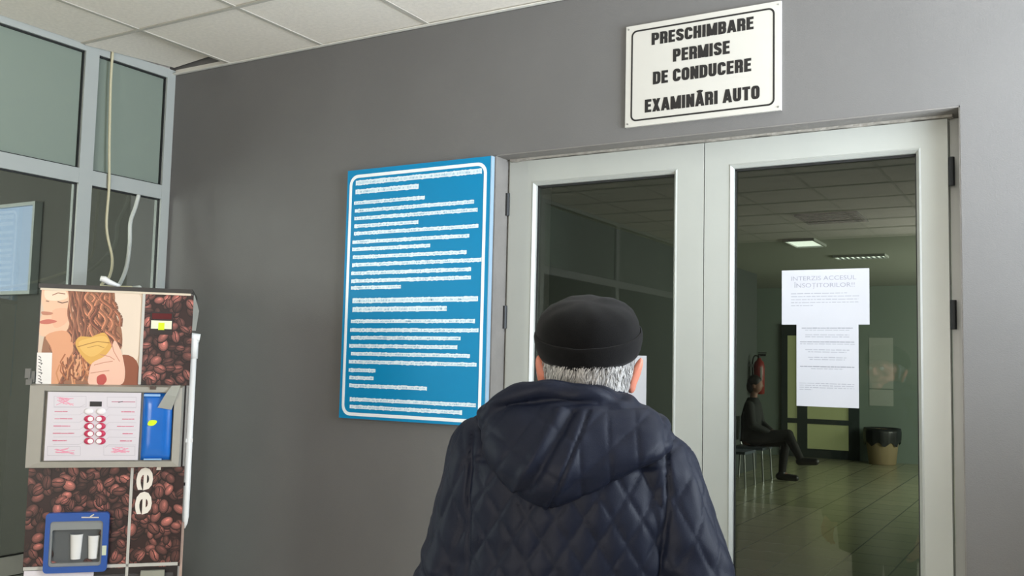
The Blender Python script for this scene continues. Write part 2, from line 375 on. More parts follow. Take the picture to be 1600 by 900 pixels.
# bright window of the office, seen through the lower pane
wx, wy = -4.9, YW - .02
bm = bmesh.new(); frame_xz(bm, -6.06, -5.02, 1.825, 2.35, .02, .02, .02, .02, YW - .05, YW - .002); wf = struct(finish('window_3', bm, M_frame_l))
boxo('window_pane', (-6.04, -5.04, YW - .03, YW - .02, 1.845, 2.33), mat('daylit_pane', (150, 165, 185), .5, emit=(140, 160, 196), es=.8), wf)

# ------------------------------------------------------------------ doors
YD0, YD1 = 3.36, 3.42
bm = bmesh.new()
box(bm, OX0 + .004, -2.0, YD0 + .012, YD1 + .03, 0, OZ - .004); box(bm, -.335, OX1 - .004, YD0 + .05, YD1 + .03, 0, OZ - .004)
box(bm, -2.0, -.335, YD0 + .022, YD1 + .03, 2.332, OZ - .004); struct(finish('trim_4', bm, M_white))
# ragged mounting foam and plaster edge above the leaves
bm = bmesh.new(); prev = None
for k in range(61):
    x = OX0 + .02 + (OX1 - OX0 - .05) * k / 60
    dz = .006 + .006 * noise.noise((x * 9, 0, 3)) + .004 * noise.noise((x * 40, 1, 3))
    cur = [bm.verts.new((x, YD0 - .012, OZ - .004)), bm.verts.new((x, YD0 - .012, OZ - .006 - dz)), bm.verts.new((x, YD0 + .02, OZ - .006 - dz)), bm.verts.new((x, YD0 + .02, OZ - .004))]
    if prev:
        for a, b in ((0, 1), (1, 2), (2, 3), (3, 0)): bm.faces.new((prev[a], prev[b], cur[b], cur[a]))
    prev = cur
struct(finish('trim_5', bm, mat('dirty_plaster', (150, 146, 138), .9, noise_amt=.2, noise_scale=40, bump=.5, bump_scale=90)))

def leaf(name, x0, x1, gx0, gx1, hinge_x):
    root = bpy.data.objects.new(name, None); C.objects.link(root); root.location = (x0, YD0, 0); struct(root)
    X = lambda v: v - x0
    bm = bmesh.new(); z0, z1, gz0, gz1 = .015, 2.332, .16, H + .738
    box(bm, 0, X(gx0), 0, .06, z0, z1); box(bm, X(gx1), X(x1), 0, .06, z0, z1)
    box(bm, X(gx0), X(gx1), 0, .06, gz1, z1); box(bm, X(gx0), X(gx1), 0, .06, z0, gz0)
    bmesh.ops.remove_doubles(bm, verts=bm.verts, dist=1e-5)
    finish('frame', bm, M_white, root)
    bm = bmesh.new()          # glazing bead: a sloping lip round the glass
    for (a, b) in (((0, 0), (.012, .012)),):
        o_ = [(X(gx0), gz0), (X(gx1), gz0), (X(gx1), gz1), (X(gx0), gz1)]; i_ = [(X(gx0) + .010, gz0 + .010), (X(gx1) - .010, gz0 + .010), (X(gx1) - .010, gz1 - .010), (X(gx0) + .010, gz1 - .010)]
        vo = [bm.verts.new((p[0], -.003, p[1])) for p in o_]; vi = [bm.verts.new((p[0], .010, p[1])) for p in i_]
        vb = [bm.verts.new((p[0], .030, p[1])) for p in i_]
        for k in range(4):
            j = (k + 1) % 4; bm.faces.new((vo[k], vo[j], vi[j], vi[k])); bm.faces.new((vi[k], vi[j], vb[j], vb[k]))
        # outer lip
        vo2 = [bm.verts.new((p[0] + dx, 0, p[1] + dz)) for p, dx, dz in zip(o_, (-.006, .006, .006, -.006), (-.006, -.006, .006, .006))]
        for k in range(4): j = (k + 1) % 4; bm.faces.new((vo2[k], vo2[j], vo[j], vo[k]))
    finish('glazing_bead', bm, M_white, root)
    bm = bmesh.new(); gxa, gxb, gza, gzb = X(gx0) + .010, X(gx1) - .010, gz0 + .010, gz1 - .010
    for q in ((gxa, gxa + .005, gza, gzb), (gxb - .005, gxb, gza, gzb)): box(bm, q[0], q[1], .022, .030, q[2], q[3])
    for q in ((gxa, gxb, gzb - .008, gzb), (gxa, gxb, gza, gza + .006)): box(bm, q[0], q[1], .022, .030, q[2], q[3])
    finish('gasket', bm, M_rubber, root)
    boxo('glass', (X(gx0) + .004, X(gx1) - .004, .030, .036, gz0 + .004, gz1 - .004), M_glass, root)
    for zc in (H + .655, H + .188, .35):
        bm = bmesh.new(); tube(bm, [(X(hinge_x), -.004, zc - .047), (X(hinge_x), -.004, zc + .047)], .010, 12)
        box(bm, X(hinge_x) - .006, X(hinge_x) + .006, -.004, .014, zc - .045, zc + .045)
        finish('hinge', bm, mat('dark_hinge', (44, 46, 48), .4, metal=.5), root, smooth=False)
    return root
d1 = leaf('door_1', -2.0, -1.163, -1.887, -1.272, -2.006)
d2 = leaf('door_2', -1.160, -.337, -1.062, -.424, -.326)
# papers on the door glass
def paper(name, x0, x1, z0, z1, label, draw, tilt=0):
    root = thing(name, label, 'notice', ((x0 + x1) / 2, YD0 + .0285, z0), 0)
    w_, h_ = x1 - x0, z1 - z0
    boxo('sheet', (-w_ / 2, w_ / 2, 0, .0012, 0, h_), mat('paper', (192, 194, 202), .85), root)
    if draw:
        p = Print(-.0002); draw(p, w_, h_); p.build('print', root, M_paperprint)
    root.rotation_euler = (0, tilt, 0); return root
G1, G2 = (160, 164, 174), (128, 132, 142)
def scribble(p, x0, x1, z, hgt, col, seed=0, gap=.003):
    """a line of small illegible print"""
    r = random.Random(seed); x = x0; i = 0
    while x < x1:
        L = r.uniform(.008, .03) * (hgt / .004) ** .5; e = min(x + L, x1)
        p.rect(x, e, z, z + hgt * r.uniform(.75, 1.0), col, layer=p.k + 1); x = e + gap
    p.k += 1
def draw_a(p, w_, h_):
    for k, (a, b) in enumerate(((-.115, .075), (-.115, .115), (-.115, .112), (-.115, .112), (-.115, -.04))):
        scribble(p, a, b, h_ * .56 - k * .0105, .0028, G1, 5 + k)
def draw_b(p, w_, h_):
    rows = [(.018, .085, .93, 1), (.03, .07, .905, 0), (.03, .07, .85, 0), (.03, .07, .825, 0), (.012, .09, .765, 1), (.012, .09, .74, 0), (.03, .075, .67, 0), (.04, .06, .645, 0), (.04, .065, .58, 0), (.045, .06, .555, 0), (.012, .09, .47, 1), (.05, .05, .445, 0), (.01, .09, .27, 0), (.01, .09, .245, 0), (.01, .09, .22, 0), (.01, -.05, .195, 0)]
    for k, (a, b, t, d) in enumerate(rows):
        x0_ = -w_ / 2 + a; x1_ = b if d or k in (12, 13, 14, 15) else w_ / 2 - a
        scribble(p, x0_, x1_, h_ * t, .0028, G2 if d else G1, 50 + k, .0015 if d else .003)
pa = paper('door_notice', -.883, -.588, H + .158, H + .35, 'landscape white sheet with a two line grey heading taped on right door glass', draw_a)
for s_, zz, a, b in (('INTERZIS ACCESUL', .155, -.115, .105), ('ÎNSOȚITORILOR!!', .130, -.105, .10)):
    text_obj('lettering', s_, mat('faint_ink', (158, 160, 172), .8), .015, a, b, zz, -.0003, pa, bold=.0, depth=.0002)
paper('door_notice', -.832, -.624, H - .125, H + .165, 'portrait white sheet of faint small print hanging directly below the landscape notice', draw_b).location.y += .0005
paper('door_notice', -1.60, -1.394, H - .185, H + .04, 'blank white sheet on left door glass partly hidden behind the man in the cap', None)

# ------------------------------------------------------------------ white sign
t = thing('wall_sign', 'white rectangular sign with black Romanian lettering above the double door', 'sign', (-1.1430, YW, 2.3945))
sw, sh, sy = .2925, .389, -.012
bm = bmesh.new(); box(bm, -sw, sw, sy, 0, 0, sh); finish('panel', bm, M_signwhite, t, bevel=.001)
bm = bmesh.new(); ring_xz(bm, roundrect(-sw + .022, sw - .022, .020, sh - .020, .022), roundrect(-sw + .0282, sw - .0282, .0262, sh - .0262, .017), sy - .0008, sy + .001); finish('border', bm, M_black, t)
zo = 2.3945; xo = -1.1430
for s_, a, b, z0, z1 in (('PRESCHIMBARE', -1.332, -.947, 2.697, 2.743), ('PERMISE', -1.247, -1.033, 2.621, 2.669), ('DE CONDUCERE', -1.325, -.955, 2.546, 2.594), ('EXAMINĂRI AUTO', -1.356, -.925, 2.443, 2.492)):
    block_text(s_, M_black, a - xo, b - xo, z0 - zo, z1 - zo, sy, t, t=.24)
for x in (-sw + .010, sw - .010):
    for z in (.012, sh - .012):
        bm = bmesh.new(); tube(bm, [(x, sy - .0015, z), (x, sy + .002, z)], .0035, 10); finish('screw', bm, M_steel, t)

# ------------------------------------------------------------------ blue sign
t = thing('information_board', 'tall blue board with white border and many lines of white text beside the doorway', 'sign', (-2.394, YW - .002, 1.246))
bw, bh, by = .375, 1.092, -.022
bm = bmesh.new(); box(bm, -bw, bw, by, 0, 0, bh); finish('panel', bm, M_blue, t, bevel=.001)
boxo('edge_strip', (bw, bw + .004, by - .001, 0, 0, bh), mat('blue_grey_edge', (150, 178, 200), .4), t)
bm = bmesh.new(); ring_xz(bm, roundrect(-bw + .014, bw - .018, .012, bh - .022, .045), roundrect(-bw + .028, bw - .032, .026, bh - .036, .033), by - .0008, by + .001); finish('border', bm, mat('sign_border_white', (238, 244, 248), .4), t)
rows = [(-2.709, 2.28, -2.037, 1), (-2.709, 2.24, -2.353, 1), (-2.715, 2.19, -2.319, 0), (-2.709, 2.155, -2.071, 0), (-2.71, 2.121, -2.053, 0), (-2.709, 2.087, -2.349, 0), (-2.709, 2.054, -2.047, 0), (-2.716, 2.016, -2.09, 0), (-2.716, 1.984, -2.284, 0), (-2.711, 1.949, -2.101, 0), (-2.713, 1.915, -2.028, 0), (-2.717, 1.878, -2.077, 0), (-2.715, 1.844, -2.077, 0), (-2.715, 1.814, -2.430, 0),
        (-2.704, 1.757, -2.04, 1), (-2.702, 1.719, -2.191, 1), (-2.709, 1.667, -2.052, 0), (-2.711, 1.629, -2.034, 0), (-2.705, 1.596, -2.119, 0), (-2.713, 1.56, -2.134, 0), (-2.702, 1.526, -2.072, 0), (-2.712, 1.491, -2.039, 0), (-2.711, 1.455, -2.551, 0), (-2.706, 1.422, -2.56, 0), (-2.705, 1.388, -2.279, 0), (-2.699, 1.329, -2.037, 2), (-2.698, 1.297, -2.102, 2)]
p = Print(by - .0006); rnd = random.Random(3)
for r_, (xa, z, xb, kind) in enumerate(rows):
    xa += .366 + 2.016; xb += .354 + 2.016; z -= 1.246; hh = (.0205 if kind == 1 else .0150)
    # ragged white band of dense lettering
    n = int((xb - xa) / .008); top = []; bot = []
    for k in range(n + 1):
        x = xa + (xb - xa) * k / n
        top.append((x, z + hh / 2 + rnd.choice((0, 0, 0, .0016, -.0008)))); bot.append((x, z - hh / 2 - rnd.choice((0, 0, 0, 0, .002))))
    p.k += 1
    for k in range(n): p.poly([bot[k], bot[k + 1], top[k + 1], top[k]], (222, 238, 248), layer=p.k)
    x = xa + .008; p.k += 1
    while x < xb - .006:
        if rnd.random() < .16: x += .009; continue
        hgt = hh * rnd.uniform(.30, .62); sl = .004 if kind == 2 else .001
        p.poly([(x, z - hh * .26), (x + .0018, z - hh * .26), (x + .0018 + sl, z - hh * .26 + hgt), (x + sl, z - hh * .26 + hgt)], rnd.choice([(150, 196, 224), (168, 206, 230), (128, 180, 214)]), layer=p.k)
        if rnd.random() < .45: p.rect(x, x + .0055, z + rnd.choice((-hh * .26, hh * .05)), z + rnd.choice((-hh * .26, hh * .05)) + .0016, (160, 202, 228), layer=p.k)
        x += rnd.uniform(.004, .0075)
p.build('lettering', t)

# ------------------------------------------------------------------ coffee machine
MW, MT, MB_ = .535, 1.75, .707
vm = thing('coffee_vending_machine', 'coffee vending machine with woman and coffee bean pictures standing in the corner', 'vending machine', (-3.33, 2.176, 0), math.radians(46.74))
cTL, cTR, cBL, cBR = (62, 447), (298, 455), (38.7, 890), (278.7, 881)
def art(px, py):
    """position on the front (metres right, metres up) of a feature measured against the front's four corners"""
    u = v = .5
    for _ in range(8):
        lx = cTL[0] + (cBL[0] - cTL[0]) * v; rx = cTR[0] + (cBR[0] - cTR[0]) * v; u = (px - lx) / (rx - lx)
        ty = cTL[1] + (cTR[1] - cTL[1]) * u; byy = cBL[1] + (cBR[1] - cBL[1]) * u; v = (py - ty) / (byy - ty)
    return (u * MW, MT + (MB_ - MT) * v)
z1 = lambda x, y: (x / 3.75, 420 + y / 3.75)      # enlargements the artwork was read from
z2 = lambda x, y: (x / 3.75, 660 + y / 3.75)
A1 = lambda *pts: [art(*z1(*q)) for q in pts]
A2 = lambda *pts: [art(*z2(*q)) for q in pts]
boxo('body', (.012, MW - .012, .03, .50, .03, MT - .012), mat('machine_case', (176, 172, 162), .5, noise_amt=.08, noise_scale=8), vm, bevel=.004)
bm = bmesh.new(); box(bm, 0, MW, 0, .032, .05, MT - .008); finish('door', bm, mat('machine_door_black', (34, 28, 28), .4), vm, bevel=.004)
boxo('top_cover', (-.006, MW + .006, -.010, .505, MT - .008, MT + .008), mat('cover_black', (46, 44, 42), .4), vm, bevel=.003)
for x in (.04, MW - .04):
    for y in (.06, .44):
        bm = bmesh.new(); lathe(bm, [(.02, 0), (.02, .03), (.012, .032)], 12, x, y); finish('foot', bm, M_blackplastic, vm)
# --- printed picture of a woman with a heart biscuit
p = Print(-.001); a0 = art(64, 454)[0]; x_mid = art(219, 520)[0]; zt = MT - .012; zp = art(150, 602)[1]
p.rect(.004, x_mid, zp - .01, zt, (214, 192, 170))
def sp(pts, col, k=4): p.poly(spline_closed(pts, k), col)
sp(A1((640, 150), (800, 140), (815, 330), (800, 520), (720, 560), (690, 330)), (226, 208, 188))
sp(A1((690, 520), (790, 545), (800, 700), (640, 700)), (140, 78, 52))
sp(A1((420, 110), (640, 110), (660, 250), (700, 360), (700, 470), (640, 520), (560, 640), (540, 700), (260, 700), (250, 420), (330, 300), (400, 220)), (150, 102, 74))
hair = random.Random(11)
for k in range(74):          # curling locks: dark edge, mid tone, shine
    x = hair.uniform(345, 640); y = hair.uniform(100, 440); ph = hair.uniform(0, 6); L = hair.uniform(150, 280); am = hair.uniform(12, 26)
    lean = (x - 440) * .045; end = 690 if x > 380 else 560
    path = [(x + am * math.sin(ph + q * .75) + lean * q * .9, y + L * q / 12) for q in range(13)]; path = [q for q in path if q[1] < end and q[0] < 700]
    if len(path) < 3: continue
    tone = hair.choice([(104, 62, 46), (128, 80, 58), (150, 98, 72)])
    p.stroke(A1(*path), .0150, tuple(v_ * .72 for v_ in tone)); p.stroke(A1(*path), .0115, tone)
    p.stroke(A1(*[(q[0] - 5, q[1]) for q in path]), .0062, tuple(min(255, v_ * 1.28) for v_ in tone)); p.stroke(A1(*[(q[0] - 8, q[1]) for q in path[1:-1]]), .0020, tuple(min(255, v_ * 1.62) for v_ in tone))
sp(A1((238, 110), (380, 116), (410, 160), (424, 230), (400, 300), (380, 370), (300, 398), (230, 396), (232, 300), (250, 255), (240, 200)), (236, 190, 158))
sp(A1((262, 120), (360, 124), (385, 170), (330, 190), (262, 180)), (246, 214, 188))
sp(A1((300, 250), (390, 240), (380, 320), (310, 350)), (240, 178, 146))
sp(A1((240, 255), (300, 262), (290, 275), (244, 275)), (190, 126, 100))
sp(A1((232, 312), (280, 302), (326, 314), (280, 330), (234, 328)), (196, 104, 88))
p.stroke(A1((328, 196), (355, 204), (388, 196)), .0036, (92, 58, 46)); p.stroke(A1((262, 192), (280, 196)), .003, (110, 70, 56))
p.stroke(A1((298, 158), (330, 144), (372, 150)), .0034, (150, 100, 76))
sp(A1((262, 400), (380, 372), (420, 470), (380, 560), (330, 690), (262, 700), (300, 500)), (222, 158, 118))
for k in range(34):
    x = hair.uniform(340, 520); y = hair.uniform(500, 600); col = hair.choice([(170, 100, 62), (204, 136, 90), (134, 76, 48), (222, 160, 116)])
    q0 = [(x, y), (x + hair.uniform(-30, 30), y + 50), (x + hair.uniform(-40, 40), min(690, y + 105))]; p.stroke(A1(*q0), .0050, col)
for k in range(7):
    x = 388 + k * 13; ph = k * 1.3; tone = ((120, 74, 54), (142, 94, 70), (104, 64, 48))[k % 3]
    path = [(x + 9 * math.sin(ph + q * .8) + q * 2.2, 112 + q * 27) for q in range(13)]
    p.stroke(A1(*path), .0100, tuple(v_ * .75 for v_ in tone)); p.stroke(A1(*path), .0074, tone); p.stroke(A1(*[(q[0] - 5, q[1]) for q in path]), .0026, tuple(v_ * 1.4 for v_ in tone))
sp(A1((432, 450), (455, 405), (520, 405), (545, 395), (600, 380), (632, 430), (640, 500), (600, 545), (530, 572), (470, 520)), (218, 166, 80))
sp(A1((450, 440), (500, 416), (600, 400), (620, 450), (540, 520), (480, 500)), (228, 182, 98))
p.stroke(A1((445, 465), (500, 448), (560, 432), (630, 440)), .0028, (160, 106, 44)); p.stroke(A1((500, 470), (560, 455), (600, 470)), .002, (170, 116, 50))
sp(A1((530, 560), (600, 520), (640, 470), (660, 425), (690, 470), (712, 540), (722, 630), (690, 690), (520, 690), (512, 625)), (238, 190, 166))
for q in ([(540, 572), (600, 556), (650, 548)], [(520, 620), (580, 610), (630, 604)], [(575, 510), (630, 520), (660, 540)], [(640, 430), (655, 490), (690, 550)]): p.stroke(A1(*q), .0026, (196, 130, 106))
sp(A1((560, 640), (600, 625), (615, 660), (590, 690), (560, 680)), (186, 74, 66))
p.clip(.004, x_mid, zp - .01, zt)
p.build('woman_picture', vm)
# --- coffee bean prints
def beans(name, poly_px, seed, n, size, bright=1.0, dark=(44, 24, 22)):
    q = Print(-.001); c = [art(*z) for z in poly_px]; x0, x1 = min(v[0] for v in c), max(v[0] for v in c); za, zb = min(v[1] for v in c), max(v[1] for v in c)
    q.rect(x0, x1, za, zb, dark); r = random.Random(seed)
    for k in range(n):
        cx, cz = r.uniform(x0, x1), r.uniform(za, zb); a = size * r.uniform(.75, 1.25); b = a * r.uniform(.5, .8); ro = r.uniform(0, PI)
        tone = r.uniform(.35, 1.0) * bright * (.5 + .5 * k / n); base = (176 * tone + 14, 104 * tone + 10, 92 * tone + 10)
        q.ell(cx, cz - .0015, a * 1.12, b * 1.15, ro, (24, 13, 12)); q.ell(cx, cz, a, b, ro, tuple(v * .62 for v in base)); q.ell(cx, cz + b * .10, a * .86, b * .80, ro, tuple(v * .85 for v in base))
        q.ell(cx + a * .06, cz + b * .25, a * .62, b * .48, ro, base); q.ell(cx + a * .1, cz + b * .34, a * .32, b * .2, ro, tuple(min(255, v * 1.25) for v in base))
        if r.random() < .55:
            cr, sr = math.cos(ro), math.sin(ro)
            pts = [(cx + t_ * a * cr - s_ * b * sr, cz + t_ * a * sr + s_ * b * cr) for t_, s_ in ((-.85, 0), (-.4, .12), (0, -.02), (.4, -.14), (.85, 0))]
            q.stroke(pts, a * .13, (40, 20, 18))
    q.clip(x0, x1, za, zb); return q.build(name, vm)
beans('bean_picture', [(222, 458), (296, 604)], 5, 110, .021, 1.1)
beans('bean_picture', [(46, 733), (282, 884)], 9, 330, .021, 1.05)
boxo('trim_strip', (x_mid - .004, x_mid + .006, -.0058, 0, zp, zt), M_signwhite, vm)
boxo('trim_strip', (.0, MW, -.006, 0, zt - .004, zt + .006), mat('cream_strip', (222, 208, 186), .4), vm)
xs = art(202, 800)[0]
boxo('trim_strip', (xs - .005, xs + .005, -.0058, 0, MB_ - .05, art(205, 733)[1]), M_signwhite, vm)
boxo('trim_strip', (.0, MW, -.0058, 0, MB_ - .004, MB_ + .008), M_signwhite, vm)
# below the white rule: dark kick panel, a grey pouch and a light sheet
boxo('lower_panel', (.015, MW - .015, -.003, 0, .09, MB_ - .03), mat('kick_panel', (62, 60, 60), .5, noise_amt=.05, noise_scale=9), vm)
boxo('pouch', (art(220, 890)[0], art(258, 890)[0], -.02, -.003, .58, MB_ - .018), mat('grey_pouch', (150, 150, 136), .6), vm, bevel=.004)
boxo('sticker', (art(40, 893)[0], art(146, 893)[0], -.0045, -.003, .60, MB_ - .006), mat('sticker_white', (226, 220, 226), .5), vm)
# lettering 'ffee' running downwards
cu = text_obj('lettering', 'ffee', mat('cream_letter', (232, 224, 212), .45), .075, 0, .29, 0, 0, vm, bold=.022, depth=.001)
ex, ez = art(*z2(790, 545))
me = cu.data; v = np.empty(len(me.vertices) * 3); me.vertices.foreach_get('co', v); v = v.reshape(-1, 3)
# 'ee' spans 64 px of the print: rotate clockwise so that it reads downwards
L = art(*z2(850, 545))[1] - art(*z2(850, 302))[1]
sc_ = abs(L) / .165
nv = v.copy(); nv[:, 0] = ex - .002 + v[:, 2] * 1.15; nv[:, 2] = ez + (.29 - v[:, 0]) * sc_; nv[:, 1] = v[:, 1] - .0056
me.vertices.foreach_set('co', nv.ravel()); me.update()
# left edge strip with brush letters
p = Print(-.0028); q = A1((215, 500), (300, 500), (295, 690), (205, 720)); p.poly(q, (236, 232, 226))
for k in range(9):
    y = 520 + k * 19; p.stroke(A1((222, y), (232 + 6 * (k % 3), y + 6), (236, y + 14)), .0028, (50, 46, 44))
p.clip(0, .2, 1.0, MT)
p.build('side_lettering', vm)
# red display and price card
xa, za = art(233, 487); xb, zb = art(268, 524)
boxo('card_frame', (xa, xb, -.006, 0, zb, za), mat('dark_frame', (38, 26, 26), .4), vm)
boxo('display', (xa + .006, xb - .006, -.008, -.006, za - .028, za - .006), mat('red_display', (88, 22, 26), .25), vm)
boxo('price_card', (xa + .004, xb - .004, -.0095, -.006, za - .066, za - .034), mat('card_cream', (226, 226, 200), .6), vm)
boxo('yellow_sticker', ((xa + xb) / 2 - .011, (xa + xb) / 2 + .011, -.0102, -.0095, za - .070, za - .042), mat('fluo_yellow', (214, 240, 20), .5), vm)
# --- control panel: protruding grey surround, white key field, blue coin field
P = lambda x, y: art(50 + x / 6.4, 600 + y / 6.4)
ca, cb = P(62, 40), P(1490, 840)
cx0, cx1, cz0, cz1 = -.012, cb[0], P(700, 850)[1], P(700, 20)[1]
M_sur = mat('surround_grey', (158, 154, 144), .45, noise_amt=.03, noise_scale=8)
pan = bpy.data.objects.new('control_panel', None); C.objects.link(pan); pan.parent = vm
bm = bmesh.new()
kx0, kx1 = P(160, 400)[0], P(1075, 400)[0]; bx0, bx1 = P(1100, 400)[0], P(1405, 400)[0]; fz0, fz1 = P(700, 765)[1], P(700, 95)[1]
YP = -.055
o_ = [(cx0, cz0), (cx1, cz0), (cx1, cz1), (cx0, cz1)]; i_ = [(kx0 - .012, fz0 - .004), (bx1 + .004, fz0 - .004), (bx1 + .004, fz1 + .004), (kx0 - .012, fz1 + .004)]
vb = [bm.verts.new((x, 0, z)) for x, z in o_]; vo = [bm.verts.new((x + dx, YP + .004, z + dz)) for (x, z), dx, dz in zip(o_, (.006, -.006, -.006, .006), (.006, .006, -.006, -.006))]
vi = [bm.verts.new((x, YP, z)) for x, z in i_]; vd = [bm.verts.new((x, YP + .02, z)) for x, z in i_]
for k in range(4):
    j = (k + 1) % 4
    for a, b in ((vb, vo), (vo, vi), (vi, vd)): bm.faces.new((a[k], a[j], b[j], b[k]))
bm.faces.new(vd); bm.normal_update(); bmesh.ops.recalc_face_normals(bm, faces=bm.faces[:])
finish('surround', bm, M_sur, pan)
YK_ = YP + .006
boxo('key_field', (kx0, kx1, YK_, YP + .02, fz0, fz1), mat('key_field_white', (214, 208, 214), .35), pan, bevel=.002)
p = Print(YK_ - .0003); RED = (206, 96, 124); GR = (176, 170, 178)
for k in range(5):
    for (xa_, xb_) in (((240, 365), (890, 1025)), ((240, 412), (900, 1022)), ((230, 392), (850, 1015)), ((225, 430), (905, 1008)), ((222, 360), (880, 1000)))[k]:
        x0_, z0_ = P(xa_, 285 + k * 72); x1_, _ = P(xb_, 285 + k * 72); scribble(p, x0_, x1_, z0_ - .002, .0036, RED, 7 * k + xa_, .0008)
for side in (0, 1):
    xs0, xs1 = ((230, 500), (745, 1040))[side]
    for k in range(6):
        yy = 248 + k * 73 - 3; m_ = 480 if side == 0 else 770
        pts = [(xs0, yy + 2), (m_, yy), (535, yy - 32)] if side == 0 else [(735, yy + 32), (m_, yy), (xs1, yy + 2)]
        p.stroke([P(*q) for q in pts], .0009, GR)
for b_ in ((235, 135, 545, 240), (750, 140, 1040, 240), (175, 630, 490, 720), (720, 625, 1030, 715)):
    c = [P(b_[0], b_[1]), P(b_[2], b_[1]), P(b_[2], b_[3]), P(b_[0], b_[3]), P(b_[0], b_[1])]; p.stroke(c, .0010, GR)
for cx_, cy_, wv, hv in ((345, 185, 90, 42), (340, 675, 100, 32), (885, 665, 95, 30)):
    for k in range(12):
        q = [(cx_ + wv * random.uniform(-1, -.2), cy_ + hv * random.uniform(-1, 1)), (cx_ + wv * random.uniform(.1, 1), cy_ + hv * random.uniform(-1, 1))]; p.stroke([P(*e) for e in q], .0022, (226, 150, 172))
p.stroke([P(795, 187), P(1030, 187)], .0028, (190, 110, 134)); p.stroke([P(860, 192), P(905, 184)], .003, (90, 70, 80))
p.build('key_print', pan)
xa, za = P(583, 185); xb, zb = P(697, 235); boxo('display', (xa, xb, YK_ - .002, YK_, zb, za), M_blackplastic, pan)
for side, bx in ((0, 575), (1, 690)):
    for k in range(5):
        x, z = P(bx, 282 + k * 73 + (2 if k else 0)); col = mat('button_white', (236, 232, 234), .3) if k == 0 else mat('button_red', (196, 52, 88), .35)
        bm = bmesh.new(); n = 18; r1, r2 = .0155, .0105
        pr = [(r1, YK_ + .0005), (r1, YK_ - .003), (r2, YK_ - .006), (r2 * .3, YK_ - .007)]
        rings = [[bm.verts.new((x + r_ * math.cos(2 * PI * q / n) * 1.1, y_, z + r_ * .82 * math.sin(2 * PI * q / n))) for q in range(n)] for r_, y_ in pr]
        for a in range(3):
            for q in range(n): bm.faces.new((rings[a][q], rings[a][(q + 1) % n], rings[a + 1][(q + 1) % n], rings[a + 1][q]))
        bm.faces.new(rings[-1][::-1]); bmesh.ops.recalc_face_normals(bm, faces=bm.faces[:]); finish('button', bm, col, pan, True)
        if k:
            bm = bmesh.new(); xo2 = x + (.0055 if side == 0 else -.0055)
            vs = [bm.verts.new((xo2 + .0095 * math.cos(2 * PI * q / n), YK_ - .0076, z + .009 * math.sin(2 * PI * q / n))) for q in range(n)]
            f = bm.faces.new(vs); ext = bmesh.ops.extrude_face_region(bm, geom=[f]); bmesh.ops.translate(bm, vec=(0, .002, 0), verts=[e for e in ext['geom'] if isinstance(e, bmesh.types.BMVert)])
            bmesh.ops.recalc_face_normals(bm, faces=bm.faces[:]); finish('button_cap', bm, MATS['button_white'], pan)
# blue coin field: a bulging moulded panel
bm = bmesh.new(); N = 12; g = []
for i in range(N + 1):
    row = []
    for j in range(N + 1):
        s_, t_ = i / N, j / N; d = .012 * min(1, 4 * min(s_, 1 - s_)) ** .5 * min(1, 8 * min(t_, 1 - t_)) ** .5
        row.append(bm.verts.new((bx0 + (bx1 - bx0) * s_, YP + .010 - d, fz0 + (fz1 - fz0) * t_)))
    g.append(row)
for i in range(N):
    for j in range(N): bm.faces.new((g[i][j], g[i + 1][j], g[i + 1][j + 1], g[i][j + 1]))
for e in (g[0], g[-1], [r_[0] for r_ in g], [r_[-1] for r_ in g]):
    low = [bm.verts.new((v_.co.x, YP + .02, v_.co.z)) for v_ in e]
    for k in range(N): bm.faces.new((e[k], e[k + 1], low[k + 1], low[k]))
bmesh.ops.recalc_face_normals(bm, faces=bm.faces[:]); finish('coin_panel', bm, mat('coin_panel_blue', (30, 104, 190), .22, noise_amt=.06, noise_scale=8), pan, True)
for (ax, ay, aw, ah) in ((1120, 108, 165, 22), (1120, 745, 180, 14)):
    x0_, z0_ = P(ax, ay); boxo('pale_trim', (x0_, P(ax + aw, ay)[0], YP - .004, YP + .006, P(ax, ay + ah)[1], z0_), mat('pale_blue_plastic', (140, 180, 222), .3), pan, bevel=.001)  # pale blue strips near the panel's top and bottom
x, z = P(1205, 393); bm = bmesh.new(); vs = [bm.verts.new((x + px_, YP - .0035, z + pz_)) for px_, pz_ in spline_closed([(-.016, -.008), (.004, -.010), (.016, .002), (.012, .010), (-.010, .009)], 3)]
f = bm.faces.new(vs); ext = bmesh.ops.extrude_face_region(bm, geom=[f]); bmesh.ops.translate(bm, vec=(0, .006, 0), verts=[e for e in ext['geom'] if isinstance(e, bmesh.types.BMVert)])
bmesh.ops.recalc_face_normals(bm, faces=bm.faces[:]); finish('yellow_sticker', bm, MATS['fluo_yellow'], pan)
# paper tag folded over the top of the surround
bm = bmesh.new(); q = [P(1400, 25), P(1490, 20), P(1400, 262), P(1258, 240)]; top = []
path = [(q[0], q[1], 0), ((q[0][0] * .55 + q[3][0] * .45, q[0][1] * .6 + q[3][1] * .4), (q[1][0] * .55 + q[2][0] * .45, q[1][1] * .55 + q[2][1] * .45), .014), (q[3], q[2], .004)]
rows_ = []
for a, b, d in path: rows_.append([bm.verts.new((a[0], YP - .003 - d, a[1])), bm.verts.new((b[0], YP - .003 - d, b[1]))])
for k in range(2): bm.faces.new((rows_[k][0], rows_[k + 1][0], rows_[k + 1][1], rows_[k][1]))
bmesh.ops.solidify(bm, geom=bm.faces[:], thickness=.0012); finish('paper_tag', bm, mat('tag_paper', (206, 206, 196), .7), pan)
boxo('latch', (P(1180, 30)[0], P(1240, 30)[0], YP - .002, YP + .006, P(1200, 62)[1], P(1200, 28)[1]), mat('brown_latch', (78, 62, 54), .5), pan)
